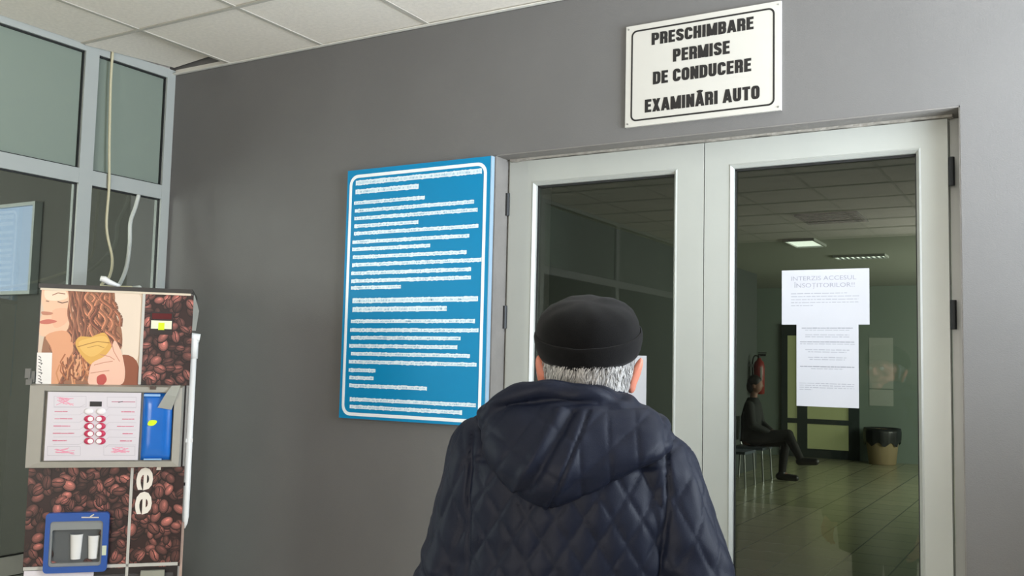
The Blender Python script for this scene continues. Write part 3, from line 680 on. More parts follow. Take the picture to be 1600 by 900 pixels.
# --- dispensing hatch
hx0, hz1 = art(*z2(278, 535)); hx1, hz0 = art(*z2(625, 865))
hat = bpy.data.objects.new('dispensing_hatch', None); C.objects.link(hat); hat.parent = vm
bm = bmesh.new(); ring_xz(bm, roundrect(hx0, hx1, hz0, hz1, .014), roundrect(hx0 + .016, hx1 - .020, hz0 + .022, hz1 - .030, .012), -.028, 0)
bmesh.ops.recalc_face_normals(bm, faces=bm.faces[:]); finish('surround', bm, mat('hatch_blue', (36, 82, 160), .35), hat)
bm = bmesh.new(); ring_xz(bm, roundrect(hx0 + .016, hx1 - .020, hz0 + .022, hz1 - .030, .012), roundrect(hx0 + .024, hx1 - .026, hz0 + .034, hz1 - .062, .006), -.022, -.002)
bmesh.ops.recalc_face_normals(bm, faces=bm.faces[:]); finish('inner_frame', bm, mat('hatch_grey', (134, 138, 138), .35), hat)
# recess: back, cups
boxo('recess', (hx0 + .022, hx1 - .024, -.0035, -.0015, hz0 + .03, hz1 - .055), mat('recess_grey', (88, 92, 94), .25), hat)
for k, (cx_, cw, ch) in enumerate(((.105, .022, .088), (.165, .020, .082))):
    bm = bmesh.new(); n = 20; zb_ = hz0 + .045
    rings = [[bm.verts.new((hx0 + cx_ + r_ * math.cos(PI + PI * q / n), -.003 + .75 * r_ * math.sin(PI + PI * q / n), zb_ + zz)) for q in range(n + 1)] for r_, zz in ((cw * .78, 0), (cw, ch), (cw * 1.06, ch + .003))]
    for a in range(2):
        for q in range(n): bm.faces.new((rings[a][q], rings[a][q + 1], rings[a + 1][q + 1], rings[a + 1][q]))
    finish('chute', bm, M_whiteplastic, hat, True)
boxo('label', (hx1 - .019, hx1 - .004, -.0288, -.028, hz0 + .060, hz0 + .095), mat('pale_label', (206, 212, 186), .6), hat)
for q in (((530, 552), (552, 538)), ((480, 556), (580, 556))):
    a, b = A2(*q); bm = bmesh.new(); tube(bm, [(a[0], -.0295, a[1]), (b[0], -.0295, b[1])], .0022, 6); finish('scratch', bm, mat('bare_plastic', (214, 206, 190), .6), hat)
# --- right side: grey bracket, cup tube with cap
bm = bmesh.new(); vs = [(MW + .001, .03, 1.735), (MW + .001, .03, 1.60), (MW + .022, .05, 1.60), (MW + .030, .07, 1.68), (MW + .012, .04, 1.74)]
vv = [bm.verts.new(q) for q in vs]; f = bm.faces.new(vv); ext = bmesh.ops.extrude_face_region(bm, geom=[f]); bmesh.ops.translate(bm, vec=(0, .02, 0), verts=[e for e in ext['geom'] if isinstance(e, bmesh.types.BMVert)])
bmesh.ops.recalc_face_normals(bm, faces=bm.faces[:]); finish('bracket', bm, mat('bracket_grey', (150, 148, 138), .5), vm)
boxo('side_rail', (MW - .012, MW + .006, .010, .04, .06, 1.74), mat('side_rail_grey', (170, 166, 160), .35), vm)
tx = MW + .018
bm = bmesh.new(); tube(bm, [(tx, .03, .835), (tx, .03, .855), (tx, .03, .88), (tx, .03, 1.50)], [.002, .010, .0135, .0135], 14); finish('tube', bm, M_whiteplastic, vm, True)
bm = bmesh.new(); tube(bm, [(tx, .03, 1.49), (tx, .03, 1.56), (tx - .003, .03, 1.585)], [.018, .018, .014], 14); tube(bm, [(tx - .035, .028, 1.578), (tx + .022, .03, 1.570)], .0165, 14); finish('tube_cap', bm, M_whiteplastic, vm, True)
boxo('tube_clip', (MW - .005, tx + .014, .018, .045, 1.165, 1.18), M_whiteplastic, vm); boxo('tube_clip', (MW - .005, tx, .018, .045, 1.00, 1.012), M_blackplastic, vm)
boxo('tape_strip', (MW - .010, MW + .016, .012, .028, .60, .86), mat('worn_veneer', (186, 160, 146), .6, noise_amt=.2, noise_scale=20), vm, bevel=.004)
# hinge lock on the left edge
bm = bmesh.new(); box(bm, -.030, -.012, -.03, -.01, 1.405, 1.44); box(bm, -.026, -.006, -.028, -.012, 1.38, 1.40); box(bm, -.02, 0, -.02, .0, 1.39, 1.43); finish('lock', bm, mat('dull_zinc', (110, 110, 106), .5, metal=.3), vm)

# plug lying on top of the machine
Mi = Matrix.Translation((-3.33, 2.176, 0)) @ Matrix.Rotation(math.radians(46.74), 4, 'Z')
bm = bmesh.new(); tube(bm, [Mi @ Vector(q) for q in ((.200, .04, 1.790), (.214, .04, 1.787), (.232, .045, 1.776), (.270, .05, 1.764))], [.010, .0125, .011, .006], 10)
tag(finish('power_plug', bm, M_whiteplastic, None, True), 'white plastic plug lying on top of the coffee machine', 'plug')
# cables up the partition
cab = mat('cable_cream', (196, 190, 160), .5); cabw = mat('cable_grey', (190, 194, 188), .45)
e0 = Mi @ Vector((.30, .18, 1.769))
bm = bmesh.new(); tube(bm, smooth_path([(-3.955, 2.880, 2.95), (-3.955, 2.878, 2.80), (-3.952, 2.888, 2.5), (-3.950, 2.898, 2.30), (-3.945, 2.893, 2.1), (-3.90, 2.90, 1.95), (-3.75, 2.78, 1.85), (-3.58, 2.62, 1.79), (e0.x, e0.y, e0.z)], 6), .0065, 8)
tag(finish('power_cable', bm, cab, None, True), 'long cream cable running from the ceiling down to the top of the coffee machine', 'cable')
bm = bmesh.new(); tube(bm, smooth_path([(-3.951, 3.068, 2.285), (-3.948, 3.05, 2.22), (-3.94, 3.020, 2.14), (-3.93, 3.015, 2.03), (-3.85, 2.94, 1.90), (-3.72, 2.80, 1.80), (-3.60, 2.66, 1.775), (e0.x + .01, e0.y + .03, e0.z + .001)], 6), .0095, 8)
tag(finish('water_hose', bm, cabw, None, True), 'short translucent grey hose bent upwards from the coffee machine onto the window', 'hose')

# ------------------------------------------------------------------ hall beyond the door
HB = 17.0; HZ = ZC
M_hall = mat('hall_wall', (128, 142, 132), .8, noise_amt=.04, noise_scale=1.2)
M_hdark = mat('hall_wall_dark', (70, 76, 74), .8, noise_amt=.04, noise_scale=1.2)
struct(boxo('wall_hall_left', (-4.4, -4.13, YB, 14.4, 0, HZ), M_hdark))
struct(boxo('wall_hall_far', (-7.5, 3, HB, HB + .2, 0, HZ), M_hall))
struct(boxo('wall_hall_right', (1.4, 1.6, YB, HB, 0, HZ), M_hall))
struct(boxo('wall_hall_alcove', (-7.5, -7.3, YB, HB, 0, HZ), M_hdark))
struct(boxo('ceiling', (-7.5, 3, YB, HB + .2, HZ, HZ + .1), mat('hall_ceiling', (150, 154, 144), .9)))
# far glazed door
fd = bpy.data.objects.new('door_3', None); C.objects.link(fd); fd.location = (-4.42, HB, 0); struct(fd)
M_fd = mat('dark_green_frame', (52, 62, 58), .5)
bm = bmesh.new(); box(bm, 0, .10, -.06, 0, 0, 2.3); box(bm, .27, .44, -.06, 0, 0, 2.3); box(bm, 1.13, 1.30, -.06, 0, 0, 2.3)
for a, b in ((.10, .27), (.44, 1.13)):
    box(bm, a, b, -.06, 0, 0, .15); box(bm, a, b, -.06, 0, .575, .66); box(bm, a, b, -.06, 0, 2.10, 2.3)
finish('frame', bm, M_fd, fd)
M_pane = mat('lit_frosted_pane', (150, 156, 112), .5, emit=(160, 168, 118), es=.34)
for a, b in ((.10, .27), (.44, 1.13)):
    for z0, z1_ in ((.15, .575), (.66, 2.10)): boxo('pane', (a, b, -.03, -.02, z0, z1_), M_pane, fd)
# notices on far wall
for z0, z1_, lab in ((1.22, 2.07, 'tall pale poster on the far hall wall above the waste bin'), (.93, 1.20, 'small pale sheet on the far hall wall below the tall poster')):
    o = boxo('poster', (-2.96, -2.58, HB - .006, HB, z0, z1_), mat('pale_poster', (176, 182, 174), .7), None); tag(o, lab, 'poster')
# waste bin with black bag
wb = thing('waste_bin', 'beige waste bin lined with a black bag by the far hall wall', 'bin', (-2.70, 16.62, 0))
bm = bmesh.new(); lathe(bm, [(.20, 0), (.21, .01), (.27, .54), (.275, .56), (.26, .56), (.20, .04)], 28); finish('bucket', bm, mat('beige_bin', (158, 140, 108), .5), wb, True)
bm = bmesh.new(); n = 40; rings = []
for r_, z, am in ((.255, .50, 0), (.262, .575, .004), (.285, .585, .006), (.292, .52, .010), (.286, .40, .014), (.275, .33, .020)):
    rings.append([bm.verts.new(((r_ + am * math.sin(k * 2.1) * .6) * math.cos(2 * PI * k / n), (r_ + am * math.sin(k * 2.1) * .6) * math.sin(2 * PI * k / n), z + (am * 1.8 * math.sin(k * 1.3 + 1) if z < .42 else 0))) for k in range(n)])
for a in range(len(rings) - 1):
    for k in range(n): bm.faces.new((rings[a][k], rings[a][(k + 1) % n], rings[a + 1][(k + 1) % n], rings[a + 1][k]))
bm.faces.new([rings[0][k] for k in range(n)]); finish('bag', bm, mat('bin_bag', (34, 36, 36), .35), wb, True)
# ceiling lamps in the hall
def lamp(x, y, wx_, wy_, lab, louv, es):
    t = thing('ceiling_light', lab, 'ceiling light', (x, y, HZ), 0, None)
    bm = bmesh.new(); frame_xz(bm, -wx_ / 2, wx_ / 2, -wy_ / 2, wy_ / 2, .02, .02, .02, .02, -.03, 0)
    for v_ in bm.verts: v_.co = Vector((v_.co.x, v_.co.z, v_.co.y))
    bmesh.ops.recalc_face_normals(bm, faces=bm.faces[:]); finish('frame', bm, M_white, t)
    bm = bmesh.new(); box(bm, -wx_ / 2 + .02, wx_ / 2 - .02, -wy_ / 2 + .02, wy_ / 2 - .02, -.014, -.008); finish('diffuser', bm, mat('lamp_diffuser%d' % int(es * 10), (240, 245, 240), .5, emit=(235, 245, 235), es=es), t)
    if louv:
        bm = bmesh.new()
        for k in range(1, 10): xx = -wx_ / 2 + wx_ * k / 10; box(bm, xx - .006, xx + .006, -wy_ / 2 + .02, wy_ / 2 - .02, -.029, -.012)
        finish('louvre', bm, M_fd, t)
lamp(-2.58, 10.9, .34, .62, 'square lit ceiling light in the hall, nearer than the louvred one', False, 1.6)
lamp(-2.26, 12.45, .62, .30, 'lit louvred ceiling light in the hall just above the landscape notice', True, 2.2)
bm = bmesh.new(); frame_xz(bm, -.28, .28, -.28, .28, .03, .03, .03, .03, -.02, 0)
for k in range(6): box(bm, -.25, .25, -.02, -.004, -.21 + k * .08, -.18 + k * .08)
for v_ in bm.verts: v_.co = Vector((v_.co.x, v_.co.z, v_.co.y))
bmesh.ops.recalc_face_normals(bm, faces=bm.faces[:]); o = finish('ceiling_vent', bm, M_fd); o.location = (-1.93, 9.2, HZ); tag(o, 'dark square slatted vent in the hall ceiling', 'vent')
# red extinguisher hanging at the corner of the hall wall
fe = thing('fire_extinguisher', 'red fire extinguisher with white label hanging on the hall wall behind the seated person', 'fire extinguisher', (-3.98, 14.0, 1.13))
bm = bmesh.new(); lathe(bm, [(.06, 0), (.078, .015), (.08, .40), (.065, .47), (.03, .505), (.028, .53)], 20); finish('cylinder', bm, mat('extinguisher_red', (120, 26, 24), .4), fe, True)
bm = bmesh.new(); tube(bm, [(0, 0, .53), (0, 0, .57)], .022); box(bm, -.015, .10, -.012, .012, .56, .59); box(bm, -.015, .11, -.01, .01, .60, .615); tube(bm, smooth_path([(0, 0, .55), (-.07, 0, .56), (-.10, 0, .45), (-.095, 0, .2)]), .010); finish('valve', bm, M_blackplastic, fe)
boxo('label', (.035, .06, -.072, -.066, .08, .40), M_signwhite, fe); boxo('hanger', (-.150, -.06, -.02, .02, .40, .44), M_steel, fe)
# ------------------------------------------------------------------ figures
def capsule(bm, p0, r0, p1, r1, n=14):
    p0, p1 = Vector(p0), Vector(p1); d = p1 - p0; L = d.length
    if L < 1e-6: d = Vector((0, 0, 1)); L = 1e-6
    q = d.to_track_quat('Z', 'X').to_matrix(); prof = []
    for k in range(7): a = -PI / 2 + k * PI / 12; prof.append((r0 * math.cos(a), r0 * math.sin(a)))
    for k in range(7): a = k * PI / 12; prof.append((r1 * math.cos(a), L + r1 * math.sin(a)))
    rings = []
    for r, z in prof:
        r = max(r, 1e-4); rings.append([bm.verts.new(p0 + q @ Vector((r * math.cos(2 * PI * k / n), r * math.sin(2 * PI * k / n), z))) for k in range(n)])
    for i in range(len(rings) - 1):
        for k in range(n): bm.faces.new((rings[i][k], rings[i][(k + 1) % n], rings[i + 1][(k + 1) % n], rings[i + 1][k]))
    bm.faces.new(rings[0][::-1]); bm.faces.new(rings[-1])
def ellipsoid(bm, c, r, rot=None, n=20):
    m = Matrix.Translation(c) @ (rot.to_4x4() if rot else Matrix()) @ Matrix.Diagonal((*r, 1))
    bmesh.ops.create_icosphere(bm, subdivisions=3, radius=1, matrix=m)
def loft(bm, secs, n=40, e=2.4):
    rings = []
    for z, cx, cy, a, b in secs:
        rg = []
        for k in range(n):
            t_ = 2 * PI * k / n; c, s = math.cos(t_), math.sin(t_)
            rg.append(bm.verts.new((cx + a * math.copysign(abs(c) ** (2 / e), c), cy + b * math.copysign(abs(s) ** (2 / e), s), z)))
        rings.append(rg)
    for i in range(len(rings) - 1):
        for k in range(n): bm.faces.new((rings[i][k], rings[i][(k + 1) % n], rings[i + 1][(k + 1) % n], rings[i + 1][k]))
    bm.faces.new(rings[0][::-1]); bm.faces.new(rings[-1])
def fuse(name, bm, voxel, it=4, fac=.5):
    """merge overlapping volumes into one continuous skin"""
    bmesh.ops.recalc_face_normals(bm, faces=bm.faces[:])
    me = bpy.data.meshes.new(name); bm.to_mesh(me); bm.free(); o = bpy.data.objects.new(name, me); C.objects.link(o)
    r = o.modifiers.new('r', 'REMESH'); r.mode = 'VOXEL'; r.voxel_size = voxel; r.adaptivity = 0
    s = o.modifiers.new('s', 'SMOOTH'); s.factor = fac; s.iterations = it
    out = bpy.data.meshes.new_from_object(o.evaluated_get(bpy.context.evaluated_depsgraph_get()))
    bpy.data.objects.remove(o); out.name = name; return out
def displace(me, fn):
    n = len(me.vertices); co = np.empty(n * 3); me.vertices.foreach_get('co', co); co = co.reshape(-1, 3)
    no = np.array([v.normal[:] for v in me.vertices]); d = fn(co, no)
    co = co + no * d[:, None]; me.vertices.foreach_set('co', co.ravel()); me.update()
def hand(bm, wrist, dirv, palmn, side, curl=.35, s=1.0):
    """palm, four unequal curled fingers and a thumb; dirv points along the hand, palmn out of the palm"""
    d = Vector(dirv).normalized(); pn = Vector(palmn).normalized(); pn = (pn - d * pn.dot(d)).normalized(); ac = d.cross(pn) * side; W = Vector(wrist)
    for k, off in enumerate((-.028, -.010, .009, .027)):
        capsule(bm, W + ac * off * .6 * s, .014 * s, W + d * .085 * s + ac * off * s, .0125 * s, 10)
    for k, (off, L) in enumerate(((-.030, .072), (-.010, .082), (.010, .077), (.029, .060))):
        p = W + d * .088 * s + ac * off * s; a = 0
        for j, f in enumerate((.45, .32, .23)):
            a += curl; q = p + (d * math.cos(a) + pn * math.sin(a)) * L * f * s; capsule(bm, p, (.0092 - .0008 * j) * s, q, (.0086 - .0009 * j) * s, 8); p = q
    p = W + d * .025 * s - ac * .026 * s; q = p + (d * .6 - ac * .7 + pn * .35).normalized() * .042 * s; capsule(bm, p, .013 * s, q, .011 * s, 8)
    r = q + (d * .9 - ac * .2 + pn * .4).normalized() * .032 * s; capsule(bm, q, .0105 * s, r, .009 * s, 8)

# ---- man in the black cap, seen from behind.  local +Y is the way he faces
man = thing('person', 'man seen from behind in black brimless cap and navy quilted hooded jacket', 'person', (-.808, 1.663, 0), math.radians(25.9))
M_skin = mat('skin', (208, 130, 106), .5, noise_amt=.08, noise_scale=40, bump=.1, bump_scale=300)
SL, SR = Vector((-.185, -.005, 1.315)), Vector((.130, -.030, 1.300))
EL, ER = Vector((-.255, -.010, 1.02)), Vector((.235, -.060, 1.00))
WL, WR = Vector((-.245, .11, .80)), Vector((.240, .06, .78))
bm = bmesh.new()
ellipsoid(bm, (.003, .005, 1.520), (.073, .088, .078)); ellipsoid(bm, (.003, .035, 1.475), (.058, .070, .070))     # skull and jaw
capsule(bm, (-.01, -.025, 1.30), .060, (0, -.02, 1.48), .057)
ellipsoid(bm, (.003, .104, 1.500), (.012, .018, .024)); ellipsoid(bm, (.003, .094, 1.455), (.024, .012, .009)); ellipsoid(bm, (.003, .086, 1.425), (.026, .020, .020))  # nose, lips, chin
for s in (-1, 1):
    ellipsoid(bm, (.003 + s * .032, .088, 1.528), (.018, .008, .007)); ellipsoid(bm, (.003 + s * .045, .070, 1.495), (.022, .018, .020))
    m_ = Matrix.Rotation(s * math.radians(-22), 3, 'Z') @ Matrix.Rotation(s * math.radians(20 if s > 0 else 8), 3, 'Y')
    ex_ = .094 if s > 0 else -.087
    ellipsoid(bm, (ex_, -.006, 1.484), (.0075, .019, .036), m_); ellipsoid(bm, (ex_ + s * .004, -.014, 1.494), (.006, .011, .024), m_); ellipsoid(bm, (ex_ - s * .006, -.000, 1.458), (.007, .011, .013), m_)
    capsule(bm, (s * .06, 0, 1.485), .016, (ex_ - s * .004, -.002, 1.482), .010)
loft(bm, [(.80, -.02, 0, .15, .10), (.95, -.02, 0, .14, .095), (1.1, -.025, 0, .155, .10), (1.25, -.03, -.005, .165, .095), (1.33, -.02, -.01, .10, .07)])
for S_, E_, W_, s in ((SL, EL, WL, -1), (SR, ER, WR, 1)):
    capsule(bm, S_, .050, E_, .040); capsule(bm, E_, .040, W_, .027)
    dd = (W_ - E_).normalized(); capsule(bm, W_, .026, W_ + dd * .03, .024); hand(bm, W_ + dd * .03, dd + Vector((0, .1, -.5)), (-s, .25, 0), s, .32)
    hip = Vector((-.02 + s * .085, .0, .86)); kn = Vector((-.02 + s * .095, .01, .47)); an = Vector((-.02 + s * .10, -.015, .09))
    capsule(bm, hip, .085, kn, .052); capsule(bm, kn, .052, an, .038); capsule(bm, an, .036, an + Vector((0, .15, -.04)), .032)
body = link('body', fuse('body', bm, .0045, 3), M_skin, man, True)
for s in (-1, 1):       # eyes
    bm = bmesh.new(); ellipsoid(bm, (.003 + s * .031, .088, 1.516), (.0115, .0095, .0095)); finish('eye', bm, M_whiteplastic, man, True)

# hair: short grey-white, clipped round the nape
M_hair = mat('grey_hair', (172, 170, 166), .6, noise_amt=.18, noise_scale=60, sheen=.3)
bm = bmesh.new(); rings = []; n = 90
for j in range(16):
    v_ = j / 15; z = 1.555 - .125 * v_; ring = []
    for k in range(n + 1):
        a = math.radians(-90 - 104 + 208 * k / n); edge = abs(k / n - .5) * 2
        rx = .0855 - .030 * max(0, v_ - .45) ** 1.4; ry = .100 - .055 * max(0, v_ - .35) ** 1.3
        zz = z + .030 * edge ** 2 * v_
        rr_ = 1 + .016 * noise.noise((math.cos(a) * 9, math.sin(a) * 9, z * 14)) + .014 * noise.noise((math.cos(a) * 26, math.sin(a) * 26, z * 18))
        ring.append((.003 + rx * rr_ * math.cos(a), .0 + ry * rr_ * math.sin(a), zz))
    rings.append([bm.verts.new(q) for q in ring])
for j in range(15):
    for k in range(n): bm.faces.new((rings[j][k], rings[j + 1][k], rings[j + 1][k + 1], rings[j][k + 1]))
bmesh.ops.recalc_face_normals(bm, faces=bm.faces[:]); bmesh.ops.solidify(bm, geom=bm.faces[:], thickness=.006)
base_h = finish('hair', bm, M_hair, man, True)
bm = bmesh.new(); hr = random.Random(21)
for k in range(2600):
    a = math.radians(-90 + hr.uniform(-103, 103)); v_ = hr.uniform(.30, 1.0); z = 1.555 - .118 * v_; edge = abs(math.degrees(a) + 90) / 104; z += .030 * edge ** 2 * v_
    rx = .0860 - .030 * max(0, v_ - .45) ** 1.4; ry = .1005 - .055 * max(0, v_ - .35) ** 1.3
    p = Vector((.003 + rx * math.cos(a), ry * math.sin(a), z)); nrm = Vector((math.cos(a), math.sin(a), 0)); tn = Vector((-math.sin(a), math.cos(a), 0))
    cl = noise.noise((a * 5, z * 25, 1)); dr = (Vector((0, 0, -1)) + nrm * (.10 + .16 * abs(cl)) + tn * (cl * .9 + hr.uniform(-.18, .18))).normalized(); L = hr.uniform(.010, .019)
    q1 = p + dr * L * .5 + nrm * .0025; q2 = p + dr * L + nrm * .001; wv = tn * .0009
    A = [bm.verts.new(v3) for v3 in (p - wv, p + wv, q1 + wv * .9, q1 - wv * .9, q2)]
    f1 = bm.faces.new((A[0], A[1], A[2], A[3])); f2 = bm.faces.new((A[3], A[2], A[4])); mi = hr.choice((0, 0, 1, 1, 2)); f1.material_index = f2.material_index = mi
finish('hair_strands', bm, [mat('hair_white', (200, 198, 194), .5), mat('hair_silver', (168, 166, 164), .5), mat('hair_slate', (130, 128, 126), .5)], base_h)

# cap: soft black crown with a folded band, tipped back
capo = bpy.data.objects.new('cap', None); C.objects.link(capo); capo.parent = man; capo.location = (.003, -.002, 1.543); capo.rotation_euler = (math.radians(19), math.radians(-3), 0)
M_cap = mat('black_felt', (12, 12, 13), .95, noise_amt=.12, noise_scale=90, bump=.2, bump_scale=700, sheen=.05, spec=.15)
M_band = mat('black_felt_band', (16, 16, 17), .95, noise_amt=.12, noise_scale=90, bump=.2, bump_scale=700, sheen=.05, spec=.15)
bm = bmesh.new(); n = 72; rings = []
prof = [(.093, -.005), (.0985, .010), (.1000, .024), (.0975, .040), (.090, .056), (.076, .069), (.057, .078), (.034, .0825), (.012, .0835)]
for r_, z in prof:
    ring = []
    for k in range(n):
        a = 2 * PI * k / n; ru = 1 + .010 * noise.noise((math.cos(a) * 2.2, math.sin(a) * 2.2, z * 20 + 4)) - (.012 * math.exp(-((a - 4.6) / .10) ** 2) * (z > .02)); dzz = .004 * noise.noise((math.cos(a) * r_ * 30, math.sin(a) * r_ * 30, 2))
        ring.append(bm.verts.new((r_ * ru * math.cos(a), r_ * 1.12 * ru * math.sin(a), z + (dzz if z > .03 else 0))))
    rings.append(ring)
for j in range(len(rings) - 1):
    for k in range(n): bm.faces.new((rings[j][k], rings[j][(k + 1) % n], rings[j + 1][(k + 1) % n], rings[j + 1][k]))
bm.faces.new(rings[-1]); finish('crown', bm, M_cap, capo, True)
bm = bmesh.new(); rings = []
prof = [(.089, -.006), (.092, -.019), (.0955, -.021), (.100, -.012), (.1035, .004), (.1045, .017), (.1035, .0225), (.1010, .024), (.0985, .020), (.0965, .0)]
for r_, z in prof:
    rings.append([bm.verts.new((r_ * math.cos(2 * PI * k / n) * (1 + .004 * noise.noise((math.cos(2 * PI * k / n) * 3, math.sin(2 * PI * k / n) * 3, 7))), r_ * 1.11 * math.sin(2 * PI * k / n), z + .0015 * noise.noise((k * .3, 0, 0)))) for k in range(n)])
for j in range(len(rings)):
    for k in range(n): bm.faces.new((rings[j][k], rings[j][(k + 1) % n], rings[(j + 1) % len(rings)][(k + 1) % n], rings[(j + 1) % len(rings)][k]))
bmesh.ops.recalc_face_normals(bm, faces=bm.faces[:]); finish('band', bm, M_band, capo, True)

# quilted jacket
M_jkt = mat('navy_nylon', (19, 25, 42), .55, noise_amt=.06, noise_scale=25, bump=.08, bump_scale=500, spec=.22)
bm = bmesh.new()
loft(bm, [(.60, -.025, .0, .225, .165), (.75, -.025, 0, .230, .165), (.95, -.028, 0, .226, .158), (1.10, -.030, 0, .222, .155), (1.22, -.030, -.003, .212, .150), (1.30, -.030, -.006, .190, .138), (1.36, -.028, -.010, .155, .118), (1.41, -.018, -.012, .110, .098), (1.450, -.008, -.012, .085, .086)], 48, 2.3)
capsule(bm, SL, .082, EL, .074, 20); capsule(bm, EL, .074, WL, .056, 20); capsule(bm, WL, .056, WL + (WL - EL).normalized() * .02, .052, 16)
capsule(bm, SR, .082, ER, .078, 20); capsule(bm, ER, .078, WR, .058, 20); capsule(bm, WR, .058, WR + (WR - ER).normalized() * .02, .054, 16)
capsule(bm, (-.08, -.02, 1.36), .075, SL + Vector((.02, 0, .0)), .080); capsule(bm, (.05, -.02, 1.36), .075, SR + Vector((-.01, 0, -.0)), .080)
jm = fuse('jacket', bm, .0052, 8)
def tri(t_): return np.abs(((t_ % 1) + 1) % 1 - .5) * 2          # 1 on the stitch line, 0 mid-way
def quilt(co, no, U, Z, du, dz, h):
    a = U / du + Z / dz; b = U / du - Z / dz
    la = 1 - tri(a); lb = 1 - tri(b)      # 0 on stitch
    d = np.minimum(la * du, lb * du) * .5
    return h * (1 - np.exp(-d / .0045)) + .25 * h * np.sqrt(np.clip(la * lb, 0, 1))
def vnoise(co, s, k=0):
    return np.array([noise.noise((c[0] * s + k, c[1] * s, c[2] * s)) for c in co])
def jfn(co, no):
    x, y, z = co[:, 0], co[:, 1], co[:, 2]
    def seg(P0, P1):
        P0, P1 = np.array(P0), np.array(P1); t_ = np.clip(((co - P0) @ (P1 - P0)) / ((P1 - P0) @ (P1 - P0)), 0, 1); return np.linalg.norm(co - P0 - t_[:, None] * (P1 - P0), axis=1)
    dl = np.minimum(seg(SL, EL), seg(EL, WL)); dr_ = np.minimum(seg(SR, ER), seg(ER, WR))
    xs_ = -.030 + .178 + .10 * np.clip(1.30 - z, 0, .3) * .2; arm_r = (x > -.030 + .158 + .02 * np.sin((z - 1.1) * 8)) & (dr_ < .105); arm_l = (x < -.030 - .178) & (dl < .105)
    arm = arm_r | arm_l
    ang = np.where(x > -.03, np.arctan2(y + .03, x - .19), np.arctan2(y, x + .22)) * .085
    q_t = quilt(co, no, np.where(np.abs(no[:, 1]) > .3, x, x + y), z, .050, .082, .0042)
    q_a = quilt(co, no, ang, z, .064, .120, .0032)
    d = np.where(arm, q_a, q_t)
    # armhole seams and the yoke seam
    for xe, sg in ((-.030 + .158, 1), (-.030 - .178, -1)):
        e = np.abs(x - (xe + sg * .02 * np.sin((z - 1.1) * 8) if sg > 0 else x * 0 + xe)); d = d - .007 * np.exp(-(e / .0045) ** 2) * (z > .98) * (z < 1.37)
    zy = 1.312 + .10 * (x + .03) ** 2 * 4; d = d - .0045 * np.exp(-((z - zy) / .004) ** 2) * (np.abs(x + .03) < .17)
    d = d + .006 * vnoise(co, 9, 3) + .0035 * vnoise(co, 22, 9)
    # crumples at the elbows and armpits
    cr = np.exp(-((z - 1.04) / .10) ** 2) * arm; d = d + .007 * cr * np.sin(z * 95 + x * 40 + 3 * vnoise(co, 12, 5))
    return d
displace(jm, jfn); jacket = link('jacket', jm, M_jkt, man, True)
# hood lying on the shoulders
rowsH = [(598, 838, 925), (606, 812, 950), (618, 788, 990), (640, 768, 1025), (665, 757, 1048), (690, 755, 1056), (705, 758, 1048), (720, 764, 1016), (735, 773, 985), (760, 796, 933), (780, 826, 893), (793, 858, 870)]
bul = [.012, .030, .046, .062, .074, .082, .086, .088, .086, .076, .058, .030]; y0h = [-.085, -.090, -.095, -.105, -.115, -.122, -.126, -.130, -.133, -.137, -.139, -.140]
bm = bmesh.new(); n = 40; K = 875.
fr, bk = [], []
from bisect import bisect
def interp(xs_, ys_, x):
    i = min(max(bisect(xs_, x) - 1, 0), len(xs_) - 2); t_ = (x - xs_[i]) / (xs_[i + 1] - xs_[i]); return ys_[i] + (ys_[i + 1] - ys_[i]) * t_
PYs = [r_[0] for r_ in rowsH]; steps = 34
for j in range(steps + 1):
    py = 598 + 195 * j / steps; xl = interp(PYs, [r_[1] for r_ in rowsH], py); xr = interp(PYs, [r_[2] for r_ in rowsH], py); B = interp(PYs, bul, py); yb = interp(PYs, y0h, py)
    seam = 925 + (865 - 925) * max(0, (py - 635)) / 155; seam = min(max(seam, xl + .2 * (xr - xl)), xr - .2 * (xr - xl)); rf, rb = [], []
    for k in range(n + 1):
        px = xl + (xr - xl) * k / n; s_ = (px - seam) / ((xr - seam) if px > seam else (seam - xl)); prof_ = ((1 - abs(s_) ** 2.6) ** .55) if s_ < 0 else (.50 + .50 * (1 - s_)) * (1 - s_ ** 14); ridge = .010 * math.exp(-abs(s_) / .10) * min(1, max(0, (py - 640) / 60))
        x = (px - 918) / K; z = H - (py - 570) / K
        rf.append(bm.verts.new((x, yb - B * prof_ - ridge + .01, z))); rb.append(bm.verts.new((x, yb + .045, z)))
    fr.append(rf); bk.append(rb)
for j in range(steps):
    for k in range(n): bm.faces.new((fr[j][k], fr[j][k + 1], fr[j + 1][k + 1], fr[j + 1][k])); bm.faces.new((bk[j][k], bk[j + 1][k], bk[j + 1][k + 1], bk[j][k + 1]))
for j in range(steps):
    bm.faces.new((fr[j][0], fr[j + 1][0], bk[j + 1][0], bk[j][0])); bm.faces.new((fr[j][n], bk[j][n], bk[j + 1][n], fr[j + 1][n]))
for k in range(n): bm.faces.new((fr[0][k], bk[0][k], bk[0][k + 1], fr[0][k + 1])); bm.faces.new((fr[-1][k], fr[-1][k + 1], bk[-1][k + 1], bk[-1][k]))
def hp(px, py, y, kk=K): return Vector(((px - 918) / kk, y, H - (py - 570) / kk))
roll = smooth_path([hp(762, 662, -.10), hp(778, 632, -.115), hp(812, 616, -.125), hp(860, 612, -.13), hp(915, 616, -.13), hp(965, 634, -.12), hp(1005, 655, -.10), hp(1035, 676, -.07)], 4)
for a, b in zip(roll[:-1], roll[1:]): capsule(bm, a, .0175, b, .0175, 10)
